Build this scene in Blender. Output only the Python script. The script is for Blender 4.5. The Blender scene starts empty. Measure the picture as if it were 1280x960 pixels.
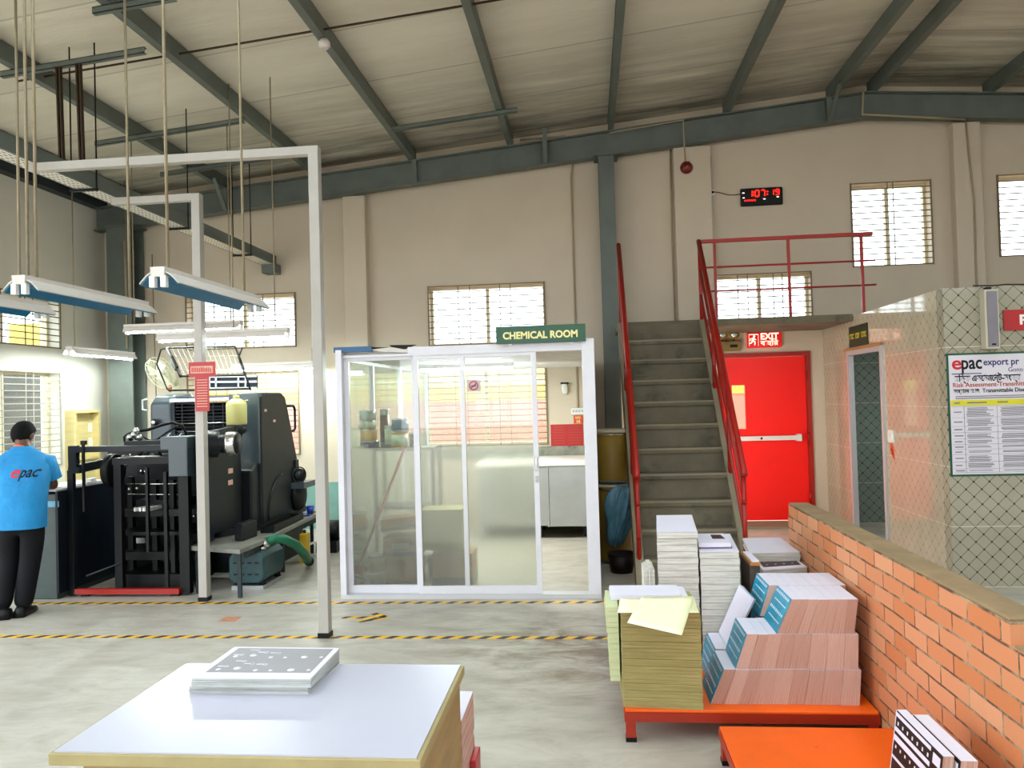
import bpy, bmesh, math, random
from mathutils import Vector, Matrix
from mathutils.bvhtree import BVHTree
random.seed(7)
SC = bpy.context.scene
COL = SC.collection
pi = math.pi

# ------------------------------------------------------------------ camera model
F = 961.0
EYE = 1.6
TH = math.atan(94.5 / F)
PH = math.atan(19.7 / F * math.cos(TH))
RHO = 0.028
fw = Vector((-math.sin(TH) * math.cos(PH), math.cos(TH) * math.cos(PH), math.sin(PH)))
r0 = Vector((math.cos(TH), math.sin(TH), 0))
u0 = r0.cross(fw)
rt = r0 * math.cos(RHO) - u0 * math.sin(RHO)
up = r0 * math.sin(RHO) + u0 * math.cos(RHO)


def P(x, y, X=None, Y=None, Z=None):
    """world point on a plane seen at a measured image point (survey helper)"""
    d = fw + rt * ((x - 640) / F) + up * ((480 - y) / F)
    if X is not None:
        t = X / d.x
    elif Y is not None:
        t = Y / d.y
    else:
        t = (Z - EYE) / d.z
    return Vector((t * d.x, t * d.y, EYE + t * d.z))


cam_d = bpy.data.cameras.new('camera')
cam_d.sensor_fit = 'HORIZONTAL'
cam_d.sensor_width = 36
cam_d.lens = 36 * F / 1280
cam_d.clip_start = 0.05
cam = bpy.data.objects.new('camera', cam_d)
COL.objects.link(cam)
m = Matrix((rt, up, -fw)).transposed().to_4x4()
m.translation = Vector((0, 0, EYE))
cam.matrix_world = m
SC.camera = cam

# ------------------------------------------------------------------ materials


def lin(h):
    if isinstance(h, str):
        h = h.lstrip('#')
        c = [int(h[i:i + 2], 16) / 255 for i in (0, 2, 4)]
    else:
        c = list(h)
    return tuple([(v / 12.92 if v <= .04045 else ((v + .055) / 1.055) ** 2.4) for v in c] + [1.0])


class NT:
    def __init__(s, name):
        s.m = bpy.data.materials.new(name)
        s.m.use_nodes = True
        s.t = s.m.node_tree
        s.b = s.t.nodes['Principled BSDF']
        s.out = s.t.nodes['Material Output']

    def n(s, typ, **kw):
        nd = s.t.nodes.new(typ)
        for k, v in kw.items():
            if k.startswith('i_'):
                nd.inputs[k[2:].replace('_', ' ')].default_value = v
            else:
                setattr(nd, k, v)
        return nd

    def l(s, a, b):
        s.t.links.new(a, b)

    def val(s, x):
        return x

    def math(s, op, a, b=None, c=None):
        nd = s.t.nodes.new('ShaderNodeMath')
        nd.operation = op
        for i, v in enumerate((a, b, c)):
            if v is None:
                continue
            if isinstance(v, (int, float)):
                nd.inputs[i].default_value = v
            else:
                s.l(v, nd.inputs[i])
        return nd.outputs[0]

    def mix(s, f, a, b):
        nd = s.t.nodes.new('ShaderNodeMix')
        nd.data_type = 'RGBA'
        for sock, v in ((nd.inputs[0], f), (nd.inputs[6], a), (nd.inputs[7], b)):
            if isinstance(v, (int, float, tuple)):
                sock.default_value = v
            else:
                s.l(v, sock)
        return nd.outputs[2]

    def coord(s, kind='Object'):
        return s.n('ShaderNodeTexCoord').outputs[kind]

    def noise(s, scale=5, detail=4, rough=.6, vec=None, stretch=None, dist=0):
        v = vec if vec is not None else s.coord()
        if stretch:
            mp = s.n('ShaderNodeMapping')
            s.l(v, mp.inputs[0])
            mp.inputs['Scale'].default_value = stretch
            v = mp.outputs[0]
        nd = s.n('ShaderNodeTexNoise')
        nd.inputs['Scale'].default_value = scale
        nd.inputs['Detail'].default_value = detail
        nd.inputs['Roughness'].default_value = rough
        nd.inputs['Distortion'].default_value = dist
        s.l(v, nd.inputs['Vector'])
        return nd.outputs['Fac']

    def ramp(s, f, stops):
        nd = s.n('ShaderNodeValToRGB')
        el = nd.color_ramp.elements
        while len(el) < len(stops):
            el.new(.5)
        for e, (p, c) in zip(el, stops):
            e.position = p
            e.color = c if isinstance(c, tuple) else lin(c)
        s.l(f, nd.inputs[0])
        return nd.outputs[0]

    def col(s, c):
        if isinstance(c, tuple):
            s.b.inputs['Base Color'].default_value = c
        else:
            s.l(c, s.b.inputs['Base Color'])

    def bump(s, f, strength=.2, dist=.01):
        nd = s.n('ShaderNodeBump')
        nd.inputs['Strength'].default_value = strength
        nd.inputs['Distance'].default_value = dist
        s.l(f, nd.inputs['Height'])
        s.l(nd.outputs[0], s.b.inputs['Normal'])


def mat(name, c, rough=.55, metal=0., var=.12, scale=6, bump=0, bscale=80, emit=0, stretch=None, spec=None, dirt=None):
    t = NT(name)
    base = lin(c)
    dark = tuple([v * (1 - var) for v in base[:3]] + [1])
    lite = tuple([min(1, v * (1 + var * .6)) for v in base[:3]] + [1])
    f = t.noise(scale, 5, .6, stretch=stretch)
    cc = t.ramp(f, [(.3, dark), (.7, lite)])
    if dirt:
        g = t.noise(dirt[1], 6, .7)
        k = t.ramp(g, [(dirt[2], (0, 0, 0, 1)), (dirt[2] + .12, (1, 1, 1, 1))])
        cc = t.mix(k, cc, lin(dirt[0]))
    t.col(cc)
    t.b.inputs['Roughness'].default_value = rough
    t.b.inputs['Metallic'].default_value = metal
    if spec is None and max(base[:3]) < .05:
        spec = .22
    if spec is not None:
        t.b.inputs['Specular IOR Level'].default_value = spec
    if bump:
        t.bump(t.noise(bscale, 3), bump, .005)
    if emit:
        t.b.inputs['Emission Color'].default_value = base
        t.b.inputs['Emission Strength'].default_value = emit
    return t.m


M = {}
M['wall'] = mat('painted_plaster', '#cdbfac', .75, var=.05, scale=1.5, bump=.08, bscale=40, dirt=('#b5a88f', 3.0, .68))
M['wall_left'] = mat('painted_plaster_left', '#dedacf', .75, var=.04, scale=1.5, bump=.08, bscale=40)
M['steel'] = mat('grey_green_steel_paint', '#5f6762', .5, .0, var=.18, scale=3, dirt=('#4a4a40', 8, .66))
M['steel_dk'] = mat('dark_steel_paint', '#30373a', .5, 0, var=.2, scale=3)
M['alu'] = mat('aluminium', '#c6c6ca', .38, .35, var=.05, scale=4)
M['post'] = mat('pale_grey_square_tube', '#a8a39d', .4, 0, var=.06)
M['alu_white'] = mat('white_aluminium_profile', '#d3d2da', .35, .0, var=.05)
M['cream_profile'] = mat('cream_window_profile', '#dcd2b4', .45, 0, var=.06)
M['grille'] = mat('grille_bar_paint', '#75654c', .5, 0, var=.1)
M['grille_lt'] = mat('grille_bar_paint_pale', '#a59f94', .5, 0, var=.1)
M['red'] = mat('red_gloss_paint', '#9c1304', .4, 0, var=.12, scale=4)
M['door_red'] = mat('red_door_paint', '#ff0d04', .36, 0, var=.06, scale=2)
M['orange'] = mat('orange_paint', '#f0620a', .45, 0, var=.12, scale=3, dirt=('#c8480c', 9, .64))
M['orange_shade'] = mat('orange_frame_shaded', '#9c2408', .45, 0, var=.12, scale=4)  # orange with the shadow on rim and legs put into the colour
M['black'] = mat('black_metal', '#0b0c0d', .45, 0, var=.2, scale=6)
M['rubber'] = mat('black_rubber', '#101011', .6, 0, var=.15)
M['press'] = mat('press_grey_enamel', '#39444b', .35, 0, var=.1, scale=3, dirt=('#2b3136', 5, .66))
M['press_dk'] = mat('press_dark_enamel', '#171b1e', .38, 0, var=.2, scale=4, dirt=('#15181a', 6, .6))
M['press_blue'] = mat('press_navy_panel', '#172029', .4, 0, var=.12)
M['chrome'] = mat('worn_chrome', '#c9c9c6', .2, .9, var=.1)
M['brass'] = mat('brass_ring', '#c49a3a', .3, .7, var=.15)
M['white'] = mat('white_plastic', '#e6e5e2', .4, 0, var=.04)
M['lamp_body'] = mat('lamp_housing_white', '#cfc9c4', .45, 0, var=.06)
M['lamp_film'] = mat('blue_protective_film', '#0d6f9b', .3, 0, var=.08)
M['tube_off'] = mat('unlit_tube_glass', '#e8e8ea', .2, 0, var=.03)
M['tube_on'] = mat('lit_tube', '#f0fff9', .3, 0, var=0, emit=170)
M['tube_fill'] = mat('door_fill_tube', '#fff3e2', .3, 0, var=0, emit=115)  # glow of the unseen light added behind the stair
M['rod'] = mat('hanger_rod', '#8f8168', .5, .2, var=.15, scale=20)
M['paper_w'] = mat('white_paper', '#d9d5e6', .7, 0, var=.03, scale=9)
M['paper_y'] = mat('pale_yellow_paper', '#eef0c6', .75, 0, var=.04)
M['paper_g'] = mat('greenish_paper', '#c9cfa4', .75, 0, var=.12, stretch=(1, 1, 20))
M['grey_print'] = mat('grey_printed_cover', '#8b888e', .55, 0, var=.05)
M['dark_print'] = mat('dark_printed_cover', '#43312f', .5, 0, var=.15)
M['black_print'] = mat('black_printed_cover', '#1c1a1c', .45, 0, var=.1)
M['teal'] = mat('teal_printed_cover', '#0a90b2', .35, 0, var=.25, scale=14)
M['ink'] = mat('dark_ink', '#17141c', .6, 0, var=0)
M['ink_red'] = mat('red_ink', '#c3161c', .6, 0, var=0)
M['ink_brown'] = mat('brown_red_ink', '#a8442a', .6, 0, var=0)
M['ink_grey'] = mat('grey_ink', '#6f6a70', .6, 0, var=0)
M['ink_blue'] = mat('violet_ink', '#352a6a', .6, 0, var=0)
M['gold'] = mat('pale_gold_lettering', '#e8dc98', .5, 0, var=0)
M['yel_ink'] = mat('yellow_lettering', '#c7b220', .5, 0, var=0)
M['sign_green'] = mat('green_sign_board', '#0b4a31', .35, 0, var=.06)
M['sign_dkgreen'] = mat('dark_green_sign', '#20301f', .35, 0, var=.06)
M['sign_red'] = mat('red_sign_board', '#ac141a', .4, 0, var=.08)
M['sign_pink'] = mat('faded_pink_band', '#c99e8c', .5, 0, var=.1)
M['poster'] = mat('poster_sheet', '#cfc9d2', .5, 0, var=.03)
M['poster_y'] = mat('poster_yellow_band', '#cfc51e', .5, 0, var=.04)
M['white_top'] = mat('white_laminate', '#bbbacb', .25, 0, var=.03, scale=2, dirt=('#b9b6b4', 60, .79))
M['ply'] = mat('varnished_plywood', '#9d8350', .5, 0, var=.2, scale=5, stretch=(1, 1, 6), dirt=('#5e4a24', 11, .74))
M['ply_edge'] = mat('worn_board_edge', '#a39568', .55, 0, var=.15, scale=8, dirt=('#6d5a2c', 14, .7))
M['wood_y'] = mat('yellow_wood_board', '#d8c68c', .5, 0, var=.12, scale=3, stretch=(1, 1, 8))
M['carton'] = mat('brown_carton', '#a8743c', .7, 0, var=.12)
M['carton_olive'] = mat('olive_carton', '#a39a4a', .7, 0, var=.08)
M['tape_blue'] = mat('dark_blue_tape', '#1b2c54', .35, 0, var=.1)
M['can_steel'] = mat('paint_can_tin', '#8f948c', .3, .6, var=.2)
M['can_label'] = mat('paint_can_paper_label', '#b9bd9c', .5, 0, var=.3, scale=18)
M['can_gold'] = mat('paint_can_gold', '#b98f3c', .35, .3, var=.2)
M['can_dark'] = mat('dark_blue_can', '#1b2748', .4, 0, var=.2)
M['mop_red'] = mat('red_mop_plastic', '#b02530', .4, 0, var=.1)
M['stainless'] = mat('dented_stainless', '#a9abac', .34, .55, var=.12, scale=3, bump=.25, bscale=5)
M['drum'] = mat('olive_fibre_drum', '#8a6d22', .55, 0, var=.2, scale=5)
M['bag'] = mat('blue_plastic_bag', '#4f7f98', .35, 0, var=.6, scale=14, stretch=(1, 1, .35))
M['dark_bin'] = mat('dark_maroon_plastic', '#1d1212', .5, 0, var=.2)
M['bottle'] = mat('yellowed_plastic', '#c9c47c', .4, 0, var=.12, scale=4)
M['pump'] = mat('teal_pump_enamel', '#21454a', .45, 0, var=.25, scale=7, dirt=('#1a2422', 8, .6))
M['hose'] = mat('green_hose', '#0f6b4c', .45, 0, var=.15)
M['bench_top'] = mat('worn_bench_board', '#7b7a72', .55, 0, var=.3, scale=5, dirt=('#3c3a34', 7, .6))
M['console'] = mat('dark_green_console', '#33423f', .5, 0, var=.2, scale=6)
M['console_dk'] = mat('navy_black_panel', '#10161f', .45, 0, var=.2)
M['blue_plastic'] = mat('blue_plastic', '#1b3aa8', .4, 0, var=.1)
M['yellow_plastic'] = mat('yellow_plastic', '#c9a21a', .4, 0, var=.1)
M['fan'] = mat('beige_fan_plastic', '#cfcdb4', .5, 0, var=.1)
M['bell'] = mat('dark_red_bell', '#6e1614', .35, 0, var=.1)
M['conduit'] = mat('beige_conduit', '#a3957a', .55, 0, var=.12)
M['wire'] = mat('dark_wire', '#3a2c1e', .6, 0, var=.1)
M['speaker_grille'] = mat('grey_speaker_cloth', '#7d7881', .7, 0, var=.1, bump=.3, bscale=300)
M['speaker_case'] = mat('beige_speaker_case', '#b9b19c', .5, 0, var=.05)
M['concrete'] = mat('bare_concrete', '#696150', .85, 0, var=.22, scale=3, bump=.2, bscale=30, dirt=('#4b493e', 2.2, .55))
M['concrete_lt'] = mat('pale_concrete', '#857b66', .85, 0, var=.16, scale=3, bump=.2, bscale=30)
M['skin'] = mat('brown_skin', '#5a3826', .5, 0, var=.06)
M['hair'] = mat('black_hair', '#030303', .9, 0, var=.3, scale=60, bump=.6, bscale=120)
M['shirt'] = None
M['shirt'] = mat('blue_tshirt', '#0d7db8', .8, 0, var=.12, scale=7, bump=.6, bscale=7)
for nd in M['shirt'].node_tree.nodes:
    if nd.bl_idname == 'ShaderNodeBump':
        nd.inputs['Distance'].default_value = .035
M['trouser'] = mat('black_trousers', '#0a0b10', .8, 0, var=.15, scale=8, bump=.3, bscale=10)
M['lanyard'] = mat('orange_lanyard', '#e0622a', .6, 0, var=.05)
M['shoe'] = mat('black_shoe', '#121214', .35, 0, var=.1)
M['dado'] = mat('turquoise_tile', '#7fa8a0', .3, 0, var=.15, scale=5)
M['tin_black'] = mat('black_sheeting', '#0e0f10', .5, 0, var=.1)
M['blue_trim'] = mat('blue_edge_strip', '#2d5a86', .4, 0, var=.1)
M['pink_out'] = mat('pink_boundary_wall', '#ee9a8c', .8, 0, var=.08, scale=2)
M['yellow_out'] = mat('yellow_band_paint', '#f3cf62', .8, 0, var=.06, scale=2)
M['cream_out'] = mat('cream_boundary_wall', '#f3e9b0', .8, 0, var=.05, scale=2)
M['ground_out'] = mat('outside_ground', '#c9c1b0', .9, 0, var=.15)
M['grey_building'] = mat('outside_grey_building', '#4c4c50', .8, 0, var=.25, scale=4)
M['red_led'] = mat('red_led', '#ff1408', .4, 0, var=0, emit=4.0)
M['white_led'] = mat('white_led', '#ffe9e4', .4, 0, var=0, emit=1.6)
M['exit_red'] = mat('exit_sign_red', '#c0060a', .3, 0, var=0, emit=.55)
M['exit_white'] = mat('exit_sign_white', '#ffe9cf', .3, 0, var=0, emit=1.0)
M['tag_orange'] = mat('orange_number_tag', '#d2481a', .5, 0, var=.05)
M['sticker'] = mat('worn_floor_sticker', '#c98a6c', .6, 0, var=.3, scale=30)
M['greybox'] = mat('pale_grey_box', '#bcb6bd', .6, 0, var=.1)
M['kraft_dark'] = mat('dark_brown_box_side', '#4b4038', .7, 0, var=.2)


def mk_floor():
    t = NT('polished_concrete_floor')
    a = t.noise(.55, 8, .62)
    b = t.noise(2.4, 8, .7, stretch=(1, 2.2, 1), dist=.6)
    c1 = t.ramp(a, [(.32, '#979184'), (.5, '#b2ada2'), (.68, '#c6c2b9')])
    c2 = t.ramp(b, [(.3, '#8a8172'), (.55, '#b6b1a6'), (.75, '#cac6bf')])
    c = t.mix(.5, c1, c2)
    # brown stained area in front of the glass room
    pos = t.n('ShaderNodeSeparateXYZ')
    t.l(t.coord(), pos.inputs[0])
    st = t.noise(3.2, 9, .75, stretch=(.7, 1.6, 1), dist=.8)
    dx = t.math('SUBTRACT', 1.0, t.math('MULTIPLY', t.math('ABSOLUTE', t.math('ADD', pos.outputs[0], .1 - FLX)), .72))
    dy = t.math('SUBTRACT', 1.0, t.math('MULTIPLY', t.math('ABSOLUTE', t.math('SUBTRACT', pos.outputs[1], 5.0 - FLY)), .8))
    k = t.math('MULTIPLY', t.math('MAXIMUM', dx, 0), t.math('MAXIMUM', dy, 0))
    k = t.math('MULTIPLY', k, t.ramp(st, [(.42, (0, 0, 0, 1)), (.66, (1, 1, 1, 1))]))
    c = t.mix(t.math('MINIMUM', t.math('MULTIPLY', k, 1.5), .85), c, lin('#6e5a44'))
    t.col(c)
    r = t.ramp(b, [(.3, (.5, .5, .5, 1)), (.7, (.3, .3, .3, 1))])
    t.l(r, t.b.inputs['Roughness'])
    t.bump(t.noise(30, 4), .05, .004)
    return t.m


def mk_roof():
    t = NT('roof_insulation_foil')
    a = t.noise(1.2, 8, .65, stretch=(.35, 2.2, 1), dist=.4)
    b = t.noise(9, 6, .7, stretch=(.25, 2, 1))
    c = t.ramp(a, [(.3, '#c9c1ae'), (.5, '#dcd5c4'), (.7, '#e6e0d2')])
    sp = t.n('ShaderNodeSeparateXYZ')
    t.l(t.coord(), sp.inputs[0])
    # sheets 1.05 m wide across the building, each its own tone
    yy = t.math('ADD', t.math('DIVIDE', sp.outputs[1], 1.05), t.math('MULTIPLY', sp.outputs[0], .035))
    wn = t.n('ShaderNodeTexWhiteNoise', noise_dimensions='1D')
    t.l(t.math('FLOOR', yy), wn.inputs['W'])
    tone = t.ramp(wn.outputs['Value'], [(0, '#bfb7a4'), (1, '#ebe6da')])
    c = t.mix(.4, c, tone)
    fr = t.math('FRACT', yy)
    seam = t.math('LESS_THAN', fr, .02)
    c = t.mix(t.math('MULTIPLY', seam, .45), c, lin('#7a7160'))
    # mould toward the gable wall
    g = t.math('MULTIPLY', t.math('MAXIMUM', t.math('SUBTRACT', sp.outputs[1], 7.0 - RFY), 0), .42)
    g = t.math('MINIMUM', g, 1)
    k = t.math('MULTIPLY', g, t.ramp(t.noise(1.6, 9, .7, stretch=(.3, 2.5, 1)), [(.33, (0, 0, 0, 1)), (.62, (1, 1, 1, 1))]))
    c = t.mix(t.math('MULTIPLY', k, .8), c, lin('#4f4b40'))
    t.col(c)
    t.b.inputs['Roughness'].default_value = .6
    t.bump(t.math('ADD', a, t.math('MULTIPLY', b, .25)), .3, .04)
    return t.m


def mk_tile(name, ax, light, line, pitch=.12, rough=.12, lw=.55):
    """glazed wall tile with a diagonal line lattice; ax = the two in-plane axes"""
    t = NT(name)
    sp = t.n('ShaderNodeSeparateXYZ')
    t.l(t.coord(), sp.inputs[0])
    a, b = t.math('ADD', sp.outputs[0], sp.outputs[1]), sp.outputs[2]
    u = t.math('FRACT', t.math('DIVIDE', t.math('ADD', a, b), pitch))
    v = t.math('FRACT', t.math('DIVIDE', t.math('SUBTRACT', a, b), pitch))
    lu = t.math('LESS_THAN', t.math('ABSOLUTE', t.math('SUBTRACT', u, .5)), .035)
    lv = t.math('LESS_THAN', t.math('ABSOLUTE', t.math('SUBTRACT', v, .5)), .035)
    du = t.math('LESS_THAN', t.math('ABSOLUTE', t.math('SUBTRACT', u, .5)), .08)
    dv = t.math('LESS_THAN', t.math('ABSOLUTE', t.math('SUBTRACT', v, .5)), .08)
    k = t.math('MAXIMUM', t.math('MULTIPLY', t.math('MAXIMUM', lu, lv), lw), t.math('MULTIPLY', du, dv))
    f = t.noise(4, 5, .6)
    c = t.ramp(f, [(.3, tuple(x * .86 for x in lin(light)[:3]) + (1,)), (.7, lin(light))])
    c = t.mix(k, c, lin(line))
    seam = t.math('LESS_THAN', t.math('FRACT', t.math('DIVIDE', b, .48)), .012)
    c = t.mix(t.math('MULTIPLY', seam, .6), c, lin('#e6dcc8'))
    t.col(c)
    t.b.inputs['Roughness'].default_value = rough
    t.b.inputs['Specular IOR Level'].default_value = .7
    return t.m


def mk_brick():
    t = NT('red_brick_masonry')
    sp = t.n('ShaderNodeSeparateXYZ')
    t.l(t.coord(), sp.inputs[0])
    cb = t.n('ShaderNodeCombineXYZ')
    wob = t.noise(3, 2)
    t.l(t.math('ADD', sp.outputs[1], t.math('MULTIPLY', sp.outputs[0], 1.0)), cb.inputs[0])
    t.l(t.math('ADD', sp.outputs[2], t.math('MULTIPLY', wob, .012)), cb.inputs[1])
    bk = t.n('ShaderNodeTexBrick', offset=.5, squash=1.0)
    bk.inputs['Scale'].default_value = 1
    bk.inputs['Brick Width'].default_value = .215
    bk.inputs['Row Height'].default_value = .074
    bk.inputs['Mortar Size'].default_value = .0045
    bk.inputs['Mortar Smooth'].default_value = .1
    bk.inputs['Bias'].default_value = 0
    bk.inputs['Color1'].default_value = lin('#d3946c')
    bk.inputs['Color2'].default_value = lin('#c06c34')
    t.l(cb.outputs[0], bk.inputs['Vector'])
    mort = t.ramp(t.noise(7, 5, .7), [(.45, '#3a2a1e'), (.62, '#a99a7c')])
    t.l(mort, bk.inputs['Mortar'])
    n = t.noise(26, 6, .7)
    c = t.mix(t.math('MULTIPLY', n, .35), bk.outputs['Color'], lin('#b98468'))
    t.col(c)
    t.b.inputs['Roughness'].default_value = .85
    h = t.math('ADD', t.math('MULTIPLY', t.math('SUBTRACT', 1.0, bk.outputs['Fac']), 1.0), t.math('MULTIPLY', n, .25))
    t.bump(h, .7, .012)
    return t.m


def mk_edges(name, c1, c2, c3, ax, scale=90):
    """cut page edges: fine lines along the sheets"""
    t = NT(name)
    st = [.6, .6, .6]
    st[ax] = 1.0
    st = tuple(6.0 * v if i == ax else .25 for i, v in enumerate(st))
    f = t.noise(scale / 6, 6, .75, stretch=st)
    t.col(t.ramp(f, [(.3, c1), (.5, c2), (.72, c3)]))
    t.b.inputs['Roughness'].default_value = .8
    t.bump(f, .3, .004)
    return t.m


def mk_hazard():
    t = NT('hazard_tape_print')
    sp = t.n('ShaderNodeSeparateXYZ')
    t.l(t.coord(), sp.inputs[0])
    f = t.math('FRACT', t.math('DIVIDE', t.math('SUBTRACT', sp.outputs[0], t.math('MULTIPLY', sp.outputs[1], .8)), .128))
    k = t.math('LESS_THAN', f, .47)
    c = t.mix(k, lin('#ecb40e'), lin('#15121a'))
    wear = t.ramp(t.noise(2.2, 7, .75, stretch=(1, 3, 1)), [(.58, (0, 0, 0, 1)), (.76, (1, 1, 1, 1))])
    c = t.mix(t.math('MULTIPLY', wear, .7), c, lin('#c4a878'))
    t.col(c)
    t.b.inputs['Roughness'].default_value = .5
    return t.m


def mk_glass():
    t = NT('clear_glass')
    t.t.nodes.remove(t.b)
    tr = t.n('ShaderNodeBsdfTransparent')
    tr.inputs[0].default_value = (.93, .97, .95, 1)
    gl = t.n('ShaderNodeBsdfGlossy')
    gl.inputs['Roughness'].default_value = .02
    fr = t.n('ShaderNodeFresnel')
    geo = t.n('ShaderNodeNewGeometry')
    bf = geo.outputs['Backfacing']
    t.l(t.math('ADD', t.math('MULTIPLY', bf, 1 / 1.5 - 1.5), 1.5), fr.inputs[0])
    mx = t.n('ShaderNodeMixShader')
    # a little dust that stands out at grazing angles
    df = t.n('ShaderNodeBsdfDiffuse')
    df.inputs[0].default_value = (.7, .75, .7, 1)
    m2 = t.n('ShaderNodeMixShader')
    m2.inputs[0].default_value = .05
    t.l(tr.outputs[0], m2.inputs[1])
    t.l(df.outputs[0], m2.inputs[2])
    t.l(fr.outputs[0], mx.inputs[0])
    t.l(m2.outputs[0], mx.inputs[1])
    t.l(gl.outputs[0], mx.inputs[2])
    t.l(mx.outputs[0], t.out.inputs[0])
    return t.m


def mk_frost():
    t = NT('frosted_glass')
    t.t.nodes.remove(t.b)
    rf = t.n('ShaderNodeBsdfRefraction')
    rf.inputs['IOR'].default_value = 1.1
    rf.inputs['Roughness'].default_value = .26
    rf.inputs['Color'].default_value = (.9, .93, .88, 1)
    tl = t.n('ShaderNodeBsdfTranslucent')
    tl.inputs[0].default_value = (.85, .85, .76, 1)
    df = t.n('ShaderNodeBsdfDiffuse')
    df.inputs[0].default_value = (.8, .8, .7, 1)
    ms = t.n('ShaderNodeMixShader')
    ms.inputs[0].default_value = .5
    t.l(tl.outputs[0], ms.inputs[1])
    t.l(df.outputs[0], ms.inputs[2])
    m1 = t.n('ShaderNodeMixShader')
    m1.inputs[0].default_value = .22
    trp = t.n('ShaderNodeBsdfTransparent')
    trp.inputs[0].default_value = (.92, .95, .9, 1)
    m0 = t.n('ShaderNodeMixShader')
    m0.inputs[0].default_value = .18
    t.l(rf.outputs[0], m0.inputs[1])
    t.l(trp.outputs[0], m0.inputs[2])
    t.l(m0.outputs[0], m1.inputs[1])
    t.l(ms.outputs[0], m1.inputs[2])
    gl = t.n('ShaderNodeBsdfGlossy')
    gl.inputs['Roughness'].default_value = .12
    m2 = t.n('ShaderNodeMixShader')
    m2.inputs[0].default_value = .05
    t.l(m1.outputs[0], m2.inputs[1])
    t.l(gl.outputs[0], m2.inputs[2])
    t.l(m2.outputs[0], t.out.inputs[0])
    return t.m


def mk_tray():
    t = NT('perforated_white_tray')
    sp = t.n('ShaderNodeSeparateXYZ')
    t.l(t.coord(), sp.inputs[0])
    a = t.math('FRACT', t.math('DIVIDE', sp.outputs[1], .06))
    b = t.math('FRACT', t.math('DIVIDE', t.math('ADD', sp.outputs[2], sp.outputs[0]), .035))
    h = t.math('MULTIPLY', t.math('LESS_THAN', a, .55), t.math('LESS_THAN', b, .35))
    t.col(t.mix(h, lin('#d8d3c8'), lin('#4a453c')))
    t.b.inputs['Roughness'].default_value = .5
    return t.m


FLX, FLY = 0, 0
RFY = 0
M['floor'] = mk_floor()
M['roof'] = mk_roof()
M['tile_s'] = mk_tile('glazed_tile_side', (1, 2), '#bfb5a0', '#86785c', .12, .06, .35)
M['tile_f'] = mk_tile('glazed_tile_front', (0, 2), '#a09a88', '#2e2a20', .12, .1, .6)
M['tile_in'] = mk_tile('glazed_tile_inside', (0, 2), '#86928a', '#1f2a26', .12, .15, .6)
M['brick'] = mk_brick()
M['brick_top'] = mat('mortar_capped_brick_top', '#8d7556', .9, 0, var=.25, scale=5, bump=.4, bscale=30)
M['edge_w'] = mk_edges('white_sheet_edges', '#a09d94', '#cac7c0', '#dddad6', 2, 110)
M['edge_o'] = mk_edges('olive_sheet_edges', '#82784a', '#998e5a', '#ada26c', 2, 110)
def mk_pages():
    """page edges of the thick books: fine lines parallel to the leaves (u runs across the thickness)"""
    t = NT('brownish_page_edges')
    sp = t.n('ShaderNodeSeparateXYZ')
    t.l(t.coord('UV'), sp.inputs[0])
    rnd = t.n('ShaderNodeObjectInfo').outputs['Random']
    cb = t.n('ShaderNodeCombineXYZ')
    t.l(t.math('ADD', t.math('MULTIPLY', sp.outputs[0], 90), t.math('MULTIPLY', rnd, 50)), cb.inputs[0])
    t.l(t.math('MULTIPLY', sp.outputs[1], .8), cb.inputs[1])
    f = t.noise(1, 6, .65, vec=cb.outputs[0])
    c = t.ramp(f, [(.36, '#8c6050'), (.5, '#b48c7c'), (.64, '#e0ccc2')])
    tone = t.ramp(rnd, [(0, '#99695a'), (1, '#dcc2b6')])
    t.col(t.mix(.35, c, tone))
    t.b.inputs['Roughness'].default_value = .8
    return t.m


M['edge_p'] = mk_pages()
M['edge_pz'] = mk_edges('pink_sheet_edges', '#b48880', '#c9a49a', '#dabfb6', 2, 60)
M['edge_g'] = mk_edges('grey_sheet_edges', '#8a8f8a', '#b3b6b2', '#d2d0d4', 2, 90)
M['hazard'] = mk_hazard()
M['glass'] = mk_glass()
M['frost'] = mk_frost()
M['tray'] = mk_tray()

# ------------------------------------------------------------------ mesh builder
ORG = {}


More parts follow.
